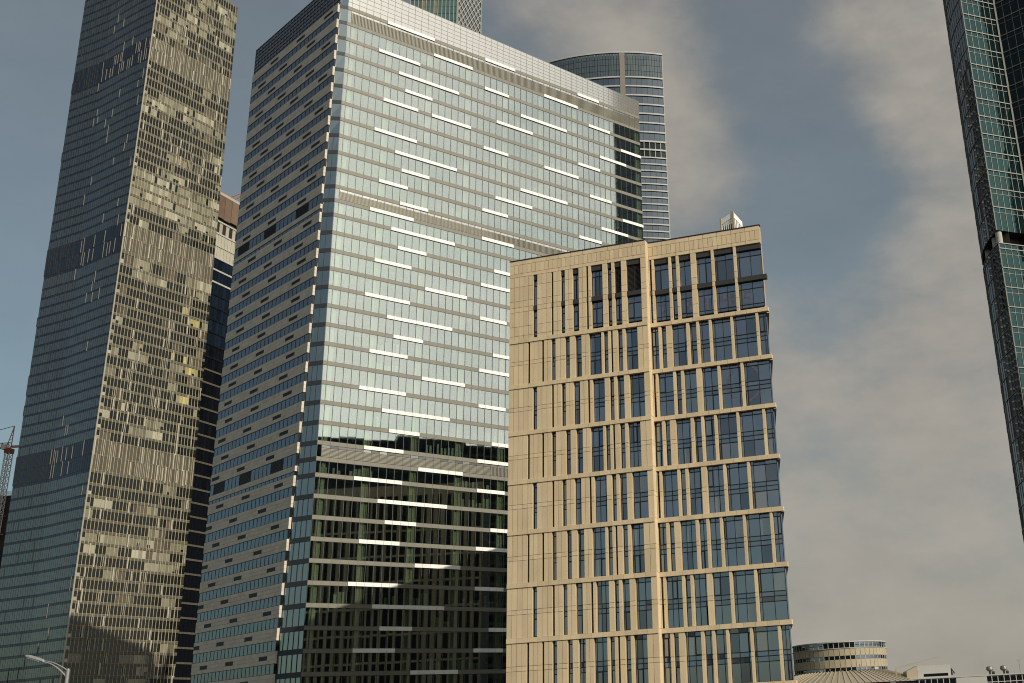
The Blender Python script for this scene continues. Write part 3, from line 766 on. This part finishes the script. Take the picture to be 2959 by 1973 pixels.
# ================================================================== right tower
KR = 1.083
def build_right():
    Q = Vector((63.45 * KR, 205 * KR))
    T = thing('corner_tower', 'dark teal glass tower with pale grid cut off by the right edge', 'skyscraper', (*Q, 0))
    TE = Facade(Q, R(22)); LEN = 9.15 * KR
    fold = TE.xy(LEN); RT = Facade(fold, R(-39)); RLEN = 16
    # curved flank that runs back from the corner; each facet goes u=0 (far) .. 1 (near)
    pts = [Q]
    for az, L in ((97, 4.5), (92, 3.5), (87, 3.5), (81, 4.0), (74, 5.0), (64, 14)): pts.append(pts[-1] + Vector((math.cos(R(az)), math.sin(R(az)))) * L)
    zf = lambda z: 1.7 + (z - 1.7) * KR
    lv = []; z = 149.0 + 4.41 * 26
    while z > 102: lv.append((zf(z), zf(z - 4.41))); z -= 4.41
    up_end = 96.46
    lv = [l for l in lv if l[1] > zf(96.0)]
    lv.append((lv[-1][1], zf(95.0)))
    low = [(zf(92.08), zf(90.89))]; z = 90.89
    while z > 4: low.append((zf(z), zf(z - 4.36))); z -= 4.36
    low[-1] = (low[-1][0], .0)
    panes, bars, tr = [], Geo(), Geo()
    for (zt, zb) in lv + low:
        lowp = zt < zf(93)
        for F, L, n in ((TE, LEN, 6), (RT, RLEN, 8)):
            P = F.P
            off = 0
            for i in range(n):
                a, b = i * L / n, (i + 1) * L / n
                m = 'teal_glass' if F is TE else 'night_glass'
                zz = zt - 1.35 if zt - zb > 2.5 else zb
                panes.append((Geo().box(P, a + .03, b - .03, zb + .04, zz - .04 if zz > zb else zt - .04, -.2, -.05, tilt=.008), m))
                if zz > zb: panes.append((Geo().box(P, a + .03, b - .03, zz + .02, zt - .06, -.2, -.05, tilt=.006), m))
                bars.box(P, a - .05, a + .05, zb, zt, -.2, .05)
            bars.box(P, 0, L, zt - .14, zt + .08, -.2, .14)
            if zt - zb > 2.5: tr.box(P, 0, L, zt - 1.40, zt - 1.31, -.2, .04)
        for j in range(len(pts) - 1):
            a, b = pts[j], pts[j + 1]; az = math.atan2(a.y - b.y, a.x - b.x); F = Facade(tuple(b), az); L = (a - b).length
            n = max(1, round(L / 1.5))
            for i in range(n):
                panes.append((Geo().box(F.P, i * L / n + .04, (i + 1) * L / n - .04, zb + .05, zt - .05, -.25, -.05, tilt=.02), 'sliver_glass'))
                bars.box(F.P, i * L / n - .05, i * L / n + .05, zb, zt, -.2, .03)
            bars.box(F.P, 0, L, zt - .07, zt + .07, -.2, .08)
    emit('teal_pane', T, panes)
    stuff('frame_bar', bars, 'teal_frame', T); stuff('transom', tr, 'teal_frame', T)
    obj('corner_mullion', Geo().bar(TE.P(LEN, 0, .1), TE.P(LEN, 280, .1), .42), 'teal_frame', T)
    inner = [tuple(p + Vector((.35, .25))) for p in reversed(pts)] + [TE.xy(.3, -.35), TE.xy(LEN, -.35), RT.xy(RLEN, -.35), RT.xy(RLEN, -40)]
    g = Geo().prism(inner, 0, zf(92)); g.prism(inner, zf(95), 280); obj('tower_core', g, 'tower_body', T)
    ins = [tuple(p + Vector((3.2, 1.6))) for p in reversed(pts)] + [TE.xy(2.2, -3), TE.xy(LEN, -3), RT.xy(RLEN, -3), RT.xy(RLEN, -40)]
    obj('open_floor_core', Geo().prism(ins, zf(92) - .01, zf(95) + .01), 'louvre_back', T)
    for q in (TE.xy(1.2, -1.0), TE.xy(LEN - .6, -1.0), tuple(pts[1] + Vector((1.3, .2))), tuple(pts[3] + Vector((1.3, .2))), RT.xy(10, -1)):
        obj('column', Geo().tube([(q[0], q[1], zf(92)), (q[0], q[1], zf(95))], [.75, .75], 14), 'concrete_column', T)
build_right()

# ================================================================== round-topped tower behind
def build_arc():
    cx, r_, cyy = -35.5, 82.0, 430 + 82.0
    T = thing('curved_tower', 'curved blue glass tower with white floor bands behind the mirror glass tower', 'skyscraper', (cx, 430, 0))
    def P(u, z, d=0.):                                   # u: metres along the arc from its nearest point
        a = u / r_; rr = r_ + d
        return (cx + math.sin(a) * rr, cyy - math.cos(a) * rr, z)
    zs = [286.0 - 4.85 * i for i in range(8)]; z = zs[-1]
    black = (z, z - 4.3, z - 8.4)
    low = []
    zz = black[2]
    while zz > 6: low.append(zz); zz -= 3.36
    U0, U1 = -62, 25.4; NU = 34; S_ = (U1 - U0) / NU
    pan, band, blk, top = [], [], [], []
    hid = lambda x, y: x < 1846 and y > 292 - (1846 - x) * .43
    def ring(zt, zb, bandh, mat, store):
        for i in range(NU):
            store.append((Geo().box(P, U0 + i * S_ + .05, U0 + (i + 1) * S_ - .05, zb + .02, zt - bandh, -.6, -.25, tilt=.01), mat))
        g = Geo()
        for i in range(NU): g.box(P, U0 + i * S_, U0 + (i + 1) * S_, zt - bandh + .02, zt, -.6, .25)
        obj('floor_band', g, 'arc_band', T)
    for i in range(7): ring(zs[i], zs[i + 1], .75, 'arc_glass', pan)
    ring(black[0], black[1], .8, 'night_glass', blk); ring(black[1], black[2], .8, 'night_glass', blk)
    for i in range(len(low) - 1): ring(low[i], low[i + 1], .62, 'arc_glass', pan)
    bars = Geo()
    for i in range(NU + 1): bars.box(P, U0 + i * S_ - .12, U0 + i * S_ + .12, black[2], black[0], -.4, .1)
    stuff('grid_bar', bars, 'arc_band', T)
    emit('curved_pane', T, pan, hide=hid); emit('dark_pane', T, blk, hide=hid)
    tb = Geo()
    for i in range(NU * 2):
        for j in range(4):
            z0 = 286 + j * 3.2; top.append((Geo().box(P, U0 + i * S_ / 2 + .08, U0 + (i + 1) * S_ / 2 - .08, z0 + .08, z0 + 3.12, -.5, -.2, tilt=.02), 'arc_glass_top'))
    for j in range(5): tb.box(P, U0 / 2, 0, 286 + j * 3.2 - .1, 286 + j * 3.2 + .1, -.5, -.15)
    emit('crown_pane', T, top, hide=hid)
    g = Geo()
    for i in range(NU): g.box(P, U0 + i * S_, U0 + (i + 1) * S_, 298.8, 299.6, -.7, .2)
    obj('roof_edge', g, 'arc_band', T)
    obj('post', Geo().box(P, 5.0, 7.4, 250, 298.8, -.3, .35), 'arc_post', T)
    a = [P(U0 + (U1 - U0) * i / 20, 0, -.7)[:2] for i in range(21)]
    obj('tower_core', Geo().prism(a + [(a[-1][0] - 5, a[-1][1] + 45), (a[0][0], a[0][1] + 40)], 0, 298), 'tower_body', T)
    e = Geo().bar(P(U1, 4, -.1), P(U1, 298, -.1), .5); obj('corner_mullion', e, 'arc_band', T)
build_arc()

# ================================================================== unfinished tower between the two big ones
def build_unfinished():
    K = 1.1; Q = (-197.6 * K, 400 * K); F = Facade(Q, R(71)); P = F.P; L0, L1 = -14, 46
    T = thing('unfinished_tower', 'narrow unfinished tower with rusty wrapped top between two skyscrapers', 'skyscraper', (*Q, 0))
    z = lambda v: 1.7 + (v - 1.7) * K
    n = 30; S_ = (L1 - L0) / n
    pan, slab = [], []
    lev = [(207.0, 201.6, 'raw_concrete'), (201.6, 196.2, 'film_panel'), (196.2, 190.8, 'film_panel')]; q = 190.8; i = 0
    while q > 8: lev.append((q, q - 5.35, 'blue_glass' if q > 155 else 'black_glass')); q -= 5.35  # shadow and dark reflection on the lower floors painted as darker glass
    for k, (a, b, m) in enumerate(lev):
        a, b = z(a), z(b)
        for j in range(n):
            mm = m if not (k == 0 and j % 2) else 'interior_wall'
            pan.append((Geo().box(P, L0 + j * S_ + .08, L0 + (j + 1) * S_ - .08, b + .1, a - .8, -.6, -.2, tilt=.02), mm))
        s = Geo()
        for j in range(n): s.box(P, L0 + j * S_ + .06, L0 + (j + 1) * S_ - .06, a - .78, a, -.6, .1)
        obj('slab_edge', s, 'slab_pale' if k < 6 else 'dusk_spandrel' if k < 12 else 'lit_spandrel', T)
    emit('window_pane', T, pan, minimum=250)
    g = []
    for j in range(14):
        u0 = L0 + j * (L1 - L0) / 14; g.append((Geo().box(P, u0 + .1, u0 + (L1 - L0) / 14 - .1, z(208.4) + rnd.uniform(-1.2, .6), z(218.6) + rnd.uniform(-.3, .3), -.3, .6), 'rust_mesh'))
    emit('netting', T, g)
    obj('parapet', Geo().box(P, L0, L1, z(218.4), z(219.6), -1, .7), 'raw_concrete', T)
    obj('tower_core', Geo().prism([F.xy(L0, -.55), F.xy(L1, -.55), F.xy(L1, -30), F.xy(L0, -30)], 0, z(218)), 'tower_body', T)
    # crane on its roof
    base = Vector(P(9, z(218.6), -6)); C = thing('tower_crane', 'small crane with slanted red jib on the rusty topped tower', 'crane', tuple(base))
    j0 = base + Vector((0, 0, 1)); j1 = base + Vector((34, 8, 20))
    g = Geo(); g.bar(j0, j1, .35); g.bar(j0 + Vector((0, 0, 2.2)), j1, .35)
    for i in range(12):
        a = j0.lerp(j1, i / 12); b = (j0 + Vector((0, 0, 2.2))).lerp(j1, (i + .5) / 12); c = j0.lerp(j1, (i + 1) / 12); g.bar(a, b, .2); g.bar(b, c, .2)
    obj('jib', g, 'crane_orange', C)
    obj('mast', Geo().bar(base, base + Vector((0, 0, 6)), 1.2), 'crane_orange', C)
build_unfinished()

# ================================================================== diagrid tower top
def build_diagrid():
    k = 470 / 420; Q = (-124.6 * k, 470); F = Facade(Q, R(4)); P = F.P; ZT = 420
    T = thing('lattice_tower', 'green glass tower with white diagonal lattice rising above the mirror tower', 'skyscraper', (*Q, 0))
    pan = []; bars = Geo(); L1 = 21.6
    hid = lambda x, y: y > 90
    for i in range(12):
        for j in range(100):
            z0 = j * 4.2; m = 'lit_blind_cream' if (i in (3, 6) and j % 3) else 'green_glass'
            pan.append((Geo().box(P, -3 + i * 2.05 + .08, -3 + (i + 1) * 2.05 - .08, z0 + .1, z0 + 4.1, -.5, -.2, tilt=.02), m))
        bars.box(P, -3 + i * 2.05 - .14, -3 + i * 2.05 + .14, 0, ZT, -.3, .12)
    emit('window_pane', T, pan, hide=hid)
    stuff('mullion_bar', bars, 'diagrid_steel', T)
    # corner and lattice flank
    G = Facade(F.xy(L1), R(38)); L2 = 13.5; d = Geo(); st = 2.3
    n = int(ZT / st)
    for i in range(-8, n):
        za = i * st * 2
        if za > ZT: break
        d.bar(G.P(0, za, .15), G.P(L2, za + 26, .15), .24); d.bar(G.P(L2, za, .18), G.P(0, za + 26, .18), .24)
    stuff('lattice_bar', d, 'diagrid_steel', T)
    obj('lattice_glass', Geo().box(G.P, 0, L2, 0, ZT, -.5, -.2), 'dusk_glass', T)
    obj('corner_post', Geo().bar(F.P(L1, 0, .2), F.P(L1, ZT, .2), .7), 'diagrid_steel', T)
    obj('corner_post', Geo().bar(G.P(L2, 0, .2), G.P(L2, ZT, .2), .6), 'diagrid_steel', T)
    obj('tower_core', Geo().prism([F.xy(-3, -.5), F.xy(L1, -.5), G.xy(L2, -.5), G.xy(L2, -25), F.xy(-3, -35)], 0, ZT - 1), 'tower_body', T)
build_diagrid()

# ================================================================== dark building and crane at the left edge
def build_leftedge():
    T = thing('site_building', 'dark half built block with blue netting at the left edge below the crane', 'building', (-362, 520, 0))
    obj('frame', Geo().prism([(-400, 520), (-344.4, 520), (-344.4, 560), (-400, 560)], 0, 122.5), 'dark_brick', T)
    obj('netting', Geo().box(lambda u, z, d: (u, 520 - d, z), -400, -344.6, 60, 96, .1, .5), 'navy_net', T)
    for i in range(4):
        obj('guard_rail', Geo().bar((-400, 519.6, 122.8 + i * .55), (-344.4, 519.6, 122.8 + i * .55), .16), 'crane_pale', T)
    for i in range(7): obj('site_light_strip', Geo().bar((-399, 519.2, 58 + i * 9), (-345, 519.2, 58 + i * 9), .2), 'slab_pale', T)
    C = thing('tower_crane', 'tall crane with orange jib and pale lattice mast behind the left tower', 'crane', (-346.5, 516, 122))
    base = Vector((-346.6, 516, 100)); lean = Vector((.6, 0, 0))
    mast = Geo(); w = 1.25; H0 = 43
    cs = [Vector((x, y, 0)) for x, y in ((-w, -w), (w, -w), (w, w), (-w, w))]
    for c in cs: mast.bar(base + c, base + c + Vector((0, 0, H0)), .3)
    for i in range(14):
        z0 = i * H0 / 14; z1 = (i + 1) * H0 / 14
        for a, b in ((0, 1), (1, 2), (2, 3), (3, 0)):
            mast.bar(base + cs[a] + Vector((0, 0, z0)), base + cs[b] + Vector((0, 0, z1)), .2); mast.bar(base + cs[a] + Vector((0, 0, z1)), base + cs[b] + Vector((0, 0, z1)), .2)
    obj('mast', mast, 'crane_pale', C)
    top = base + Vector((0, 0, H0))
    obj('slewing_ring', Geo().bar(top, top + Vector((0, 0, 2.2)), 3.2), 'crane_red', C)
    obj('cab', Geo().bar(top + Vector((-1.6, -1.8, 1.6)), top + Vector((-1.6, -1.8, 4.0)), 1.8), 'crane_pale', C)
    j0 = top + Vector((0, 0, 3.0)); j1 = j0 + Vector((-46, -4, -1.5)); jb = Geo(); up = Vector((0, 0, 2.4))
    for off in (Vector((0, -.9, 0)), Vector((0, .9, 0))): jb.bar(j0 + off, j1 + off, .35)
    jb.bar(j0 + up, j1 + up, .35)
    for i in range(18):
        a = j0.lerp(j1, i / 18); b = (j0 + up).lerp(j1 + up, (i + .5) / 18); c = j0.lerp(j1, (i + 1) / 18)
        for off in (Vector((0, -.9, 0)), Vector((0, .9, 0))): jb.bar(a + off, b, .2); jb.bar(b, c + off, .2)
    obj('jib', jb, 'crane_orange', C)
    ap = j0 + Vector((.6, 0, 11))
    a_ = Geo()
    for o_ in (Vector((-1.1, -.9, 0)), Vector((1.1, -.9, 0)), Vector((0, .9, 0))): a_.bar(j0 + o_, ap, .3)
    for i in range(5): a_.bar(j0 + Vector((-1.1, -.9, 0)).lerp(Vector((0.5, 0, 10)), i / 5), j0 + Vector((1.1, -.9, 0)).lerp(Vector((.6, 0, 10)), i / 5), .18)
    obj('apex_tower', a_, 'crane_orange', C)
    obj('jib_stay', Geo().bar(ap, j0.lerp(j1, .8) + up, .22), 'grille', C)
    cj = Geo().bar(j0 + Vector((1, 0, .3)), j0 + Vector((13, 1.2, .6)), 1.0); obj('counter_jib', cj, 'crane_orange', C)
    obj('counterweight', Geo().bar(j0 + Vector((10, 1, -1.8)), j0 + Vector((13, 1.2, -1.8)), 2.2), 'raw_concrete', C)
build_leftedge()

# ================================================================== low buildings, bottom right
def build_round():
    cx, cy, r_ = 30.2, 272, 11.3
    T = thing('round_building', 'low round building with cream bands and ribbed roof skirt behind the beige block', 'building', (cx, cy, 0))
    def P(u, z, d=0.):
        a = u; rr = r_ + d
        return (cx + math.sin(a) * rr, cy - math.cos(a) * rr, z)
    n = 56; da = 2 * math.pi / n
    Z = [17.0, 15.5, 13.75, 12.9, 11.1, 10.4, 9.4]
    obj('wall_core', Geo().tube([(cx, cy, 0), (cx, cy, 16.9)], [r_ - .4] * 2, 40), 'interior_wall', T)
    clad, win, fr = [], [], Geo()
    for i in range(n):
        a, b = i * da - math.pi, (i + 1) * da - math.pi
        for z0, z1 in ((Z[2], Z[1] - .12), (Z[4], Z[3])): clad.append((Geo().box(P, a + .004, b - .004, z0, z1, -.4, .0), 'cream_clad'))
        for z0, z1, rows in ((Z[1], Z[0] - .25, 2), (Z[3], Z[2], 1), (Z[5], Z[4], 1)):
            for j in range(rows):
                q0 = z0 + (z1 - z0) * j / rows; q1 = z0 + (z1 - z0) * (j + 1) / rows
                m = 'night_glass' if (i // 6) % 2 == 0 or i % 9 == 0 else 'slab_pale' if rnd.random() < .12 else 'blue_glass'
                win.append((Geo().box(P, a + .008, b - .008, q0 + .05, q1 - .05, -.35, -.12), m))
                fr.box(P, a - .006, a + .006, q0, q1, -.3, -.04)
            if rows == 2: fr.box(P, -math.pi, -math.pi + .001, z0, z1, -.3, -.05)
    emit('cladding_panel', T, clad); emit('window_pane', T, win); stuff('window_frame', fr, 'slab_pale', T)
    g = Geo()
    for i in range(n):
        a, b = i * da - math.pi, (i + 1) * da - math.pi
        g.box(P, a, b, Z[0] - .25, Z[0], -.5, .12); g.box(P, a, b, Z[1] - .12, Z[1] + .02, -.4, .15)
    obj('cornice', g, 'slab_pale', T)
    sk = Geo(); rb = Geo(); n2 = 84
    for i in range(n2):
        a, b = (2 * math.pi * i / n2, 2 * math.pi * (i + 1) / n2)
        sk.quad(P(a, 7.3, 9.5), P(b, 7.3, 9.5), P(b, 10.3, -.2), P(a, 10.3, -.2))
        rb.bar(P(a, 7.36, 9.4), P(a, 10.36, -.2), .22, .18)
    obj('skirt_roof', sk, 'roof_metal', T); stuff('roof_rib', rb, 'cream_clad', T)
    obj('skirt_wall', Geo().tube([(cx, cy, 0), (cx, cy, 7.3)], [r_ + 9.0] * 2, 60), 'interior_wall', T)
    w2 = []
    for i in range(72):
        a, b = 2 * math.pi * i / 72, 2 * math.pi * (i + 1) / 72
        w2.append((Geo().box(P, a + .004, b - .004, 4.6, 7.1, 8.95, 9.15), 'blue_glass' if i % 4 == 1 else 'night_glass'))
    emit('lower_pane', T, w2)
    obj('mast_pole', Geo().bar((cx + 3, cy - 13, 9), (cx + 3, cy - 13, 11.6), .12), 'grille', T); obj('mast_pole', Geo().bar((cx - 5, cy - 13, 9), (cx - 5, cy - 13, 11.2), .12), 'grille', T)
    # long low wing running off to the right
    y0 = 258.0
    Wn = thing('long_low_building', 'long low building with a row of square dark windows at bottom right', 'building', (60, y0, 0))
    F = Facade((43.5, y0), R(-1.5)); P2 = F.P
    obj('body', Geo().box(P2, 0, 60, 0, 7.55, -14, -.25), 'slab_pale', Wn)
    gl, fr = [], Geo()
    for i in range(40):
        u0 = i * 1.38
        if 11.0 < u0 < 17.5: continue
        for j in range(2): gl.append((Geo().box(P2, u0 + .1, u0 + 1.28, 5.0 + j * 1.25, 6.1 + j * 1.25 if j == 0 else 7.3, -.24, -.1), 'night_glass'))
        fr.box(P2, u0 - .09, u0 + .09, 4.6, 7.45, -.2, .05)
    fr.box(P2, 0, 56, 6.08, 6.24, -.2, .04)
    emit('window_pane', Wn, gl); stuff('window_frame', fr, 'slab_pale', Wn)
    obj('blank_wall', Geo().box(P2, 11.2, 18.2, 0, 7.5, -.3, .1), 'concrete_column', Wn); obj('roof_edge', Geo().box(P2, -.2, 60, 7.55, 7.8, -14, .2), 'slab_pale', Wn)
    Bx = thing('rooftop_house', 'white flat roofed box with dark strip window on the long low building', 'roof house', (49, y0 + 3, 7.8))
    F3 = Facade((43.8, y0 + 1.5), R(0)); P3 = F3.P
    obj('shell', Geo().box(P3, 2.6, 10.2, 7.8, 10.55, -6, 0), 'slab_pale', Bx)
    obj('strip_window', Geo().box(P3, 4.0, 9.6, 8.1, 8.7, -.05, .06), 'night_glass', Bx)
    g = Geo(); g.hexa([P3(.1, 7.8, -5), P3(2.58, 7.8, -5), P3(2.58, 10.5, -5), P3(.1, 9.5, -5), P3(.1, 7.8, -.02), P3(2.58, 7.8, -.02), P3(2.58, 10.5, -.02), P3(.1, 9.5, -.02)]); obj('side_wing', g, 'cream_clad', Bx)
    obj('vent_pipe', Geo().tube([P3(10.6, 8.2, -.4), P3(10.6, 9.6, -.4), P3(11.2, 8.5, -.4)], [.25, .25, .22], 8), 'grille', Bx)
    Bo = thing('lattice_boom', 'thin lattice boom rising beside the white roof box', 'boom', P3(-1.8, 9.8, -1))
    b0 = Vector(P3(-2.2, 10.1, -1)); b1 = Vector(P3(8.2, 12.3, -2)); g = Geo()
    for o_ in (Vector((0, 0, 0)), Vector((0, 0, .42))): g.bar(b0 + o_, b1 + o_ * .2, .09)
    for i in range(20): g.bar(b0.lerp(b1, i / 20), (b0 + Vector((0, 0, .42))).lerp(b1, (i + .5) / 20), .06); g.bar((b0 + Vector((0, 0, .42))).lerp(b1, (i + .5) / 20), b0.lerp(b1, (i + 1) / 20), .06)
    obj('boom_truss', g, 'roof_metal', Bo); obj('boom_foot', Geo().bar(b0 - Vector((0, 0, 2.5)), b0, .3), 'roof_metal', Bo)
    for i, (u, lab) in enumerate(((19.3, 'first roof vent of the long low building, nearer the white box'), (22.5, 'second roof vent of the long low building, nearer the pole'))):
        V = thing('roof_vent', lab, 'roof vent', P2(u, 7.8, -1), 'vents on the low roof')
        p = Vector(P2(u, 7.8, -1))
        obj('stem', Geo().tube([p, p + Vector((0, 0, .9))], [.22, .22], 10), 'grille', V)
        obj('hood', Geo().tube([p + Vector((0, 0, .7)), p + Vector((0, 0, 1.1)), p + Vector((0, 0, 1.7)), p + Vector((0, 0, 1.9))], [.5, .85, .7, .1], 12), 'louvre_metal', V)
        obj('fan_case', Geo().tube([p + Vector((.5, 0, .35)), p + Vector((1.0, 0, .35))], [.35, .35], 10), 'grille', V)
    A = thing('antenna_pole', 'thin antenna pole with crossbar on the long low roof at far right', 'antenna', P2(26.2, 7.8, -1))
    p = Vector(P2(26.2, 7.8, -1)); obj('pole', Geo().bar(p, p + Vector((0, 0, 2.9)), .12), 'lamp_metal', A); obj('crossbar', Geo().bar(p + Vector((-.55, 0, 2.85)), p + Vector((.55, 0, 2.85)), .14), 'lamp_metal', A)
SEEN = set(o.name for o in bpy.data.objects)
build_round()
def further(k, names):
    """sets a group of low buildings further down the street, grown to match: their size is only known up to the distance"""
    c = Vector((0, 0, 1.7)); A = Matrix.Translation(c) @ Matrix.Scale(k, 4) @ Matrix.Translation(-c)
    for o in list(bpy.data.objects):
        if o.name in names: continue
        if o.type == 'MESH': o.data.transform(A)
        else: o.location = A @ o.location
    for o in list(bpy.data.objects):
        if o.name not in names and o.parent is not None: o.matrix_parent_inverse = Matrix.Translation(-base_of(o.parent))
further(1.55, SEEN)

# ================================================================== street lamp
def build_lamp():
    p0 = Vector((-35.06, 60.0, .13))
    T = thing('street_lamp', 'pale street lamp with long curved double arm in front of the left tower', 'street lamp', tuple(p0))
    obj('pole', Geo().tube([p0, p0 + Vector((0, 0, .6)), Vector((-35.06, 60, 4.0)), Vector((-35.06, 60, 5.82))], [.13, .115, .10, .085], 14), 'lamp_metal', T)
    obj('base_plate', Geo().tube([p0, p0 + Vector((0, 0, .05))], [.3, .3], 12), 'lamp_metal', T)
    def arm(z0, z1, r):
        pts = []
        for i in range(13):
            t = i / 12; x = -35.06 - 1.40 * t; z = z0 + (z1 - z0) * (1 - (1 - t) ** 1.7); pts.append((x, 60, z))
        return Geo().tube(pts, [r * (1 - .3 * i / 12) for i in range(13)], 10)
    obj('arm', arm(5.78, 6.36, .035), 'lamp_metal', T); obj('arm', arm(5.42, 6.30, .042), 'lamp_metal', T)
    obj('finial', Geo().tube([(-35.06, 60, 5.8), (-35.06, 60, 5.9)], [.10, .05], 10), 'lamp_metal', T)
    # flat tapered head with a chamfered housing and a glass lens below
    n = 16; secs = []
    g = Geo(); e = Vector((-36.40, 60, 6.33)); f = Vector((-37.52, 60, 6.68))
    prof = [(0, .07, .05), (.06, .13, .09), (.3, .17, .13), (.75, .17, .13), (.93, .13, .09), (1.0, .06, .04)]
    for t, w, h in prof:
        c = e.lerp(f, t); ring = []
        for k in range(n):
            a = 2 * math.pi * k / n; yy = math.copysign(abs(math.cos(a)) ** .6, math.cos(a)) * w; zz = math.sin(a) * h; zz = zz if zz > 0 else zz * .35
            ring.append((c.x, c.y + yy, c.z + zz))
        secs.append(ring)
    for r_ in secs: g.v += r_
    for i in range(len(secs) - 1):
        for k in range(n): g.f.append((i * n + k, i * n + (k + 1) % n, (i + 1) * n + (k + 1) % n, (i + 1) * n + k))
    g.f.append(tuple(range(n))[::-1]); g.f.append(tuple((len(secs) - 1) * n + k for k in range(n)))
    hd = obj('lamp_head', g, 'lamp_metal', T)
    a, b = e.lerp(f, .25), e.lerp(f, .85)
    obj('lens', Geo().hexa([a + Vector((0, -.11, -.075)), a + Vector((0, .11, -.075)), b + Vector((0, .11, -.075)), b + Vector((0, -.11, -.075)), a + Vector((0, -.12, -.03)), a + Vector((0, .12, -.03)), b + Vector((0, .12, -.03)), b + Vector((0, -.12, -.03))]), 'white_paint', hd)
build_lamp()

# ================================================================== block across the street, seen mirrored in the glass front
def build_mirrored():
    A = Vector((118, 82)); B = Vector((172, 158)); az = math.atan2((B - A).y, (B - A).x)
    F = Facade(tuple(A), az + math.pi); F.o = Vector(B); L = (B - A).length; P = F.P
    T = thing('neighbour_block', 'tall dark office block off to the right, mirrored low in the glass front', 'building', (*A, 0))
    obj('body', Geo().box(P, 0, L, 0, 113, -30, -.3), 'dark_panel', T)
    g = Geo(); w = Geo()
    for j in range(28):
        g.box(P, 0, L, j * 4, j * 4 + 1.3, -.3, .1)
        for i in range(40):
            if rnd.random() < .55: w.box(P, i * L / 40 + .3, (i + 1) * L / 40 - .3, j * 4 + 1.4, j * 4 + 3.9, -.3, -.1)
    stuff('floor_band', g, 'louvre_back', T); stuff('window_pane', w, 'night_glass', T)
    obj('roof_plant', Geo().box(P, L * .3, L * .6, 113, 116, -20, -4), 'dark_panel', T)
build_mirrored()
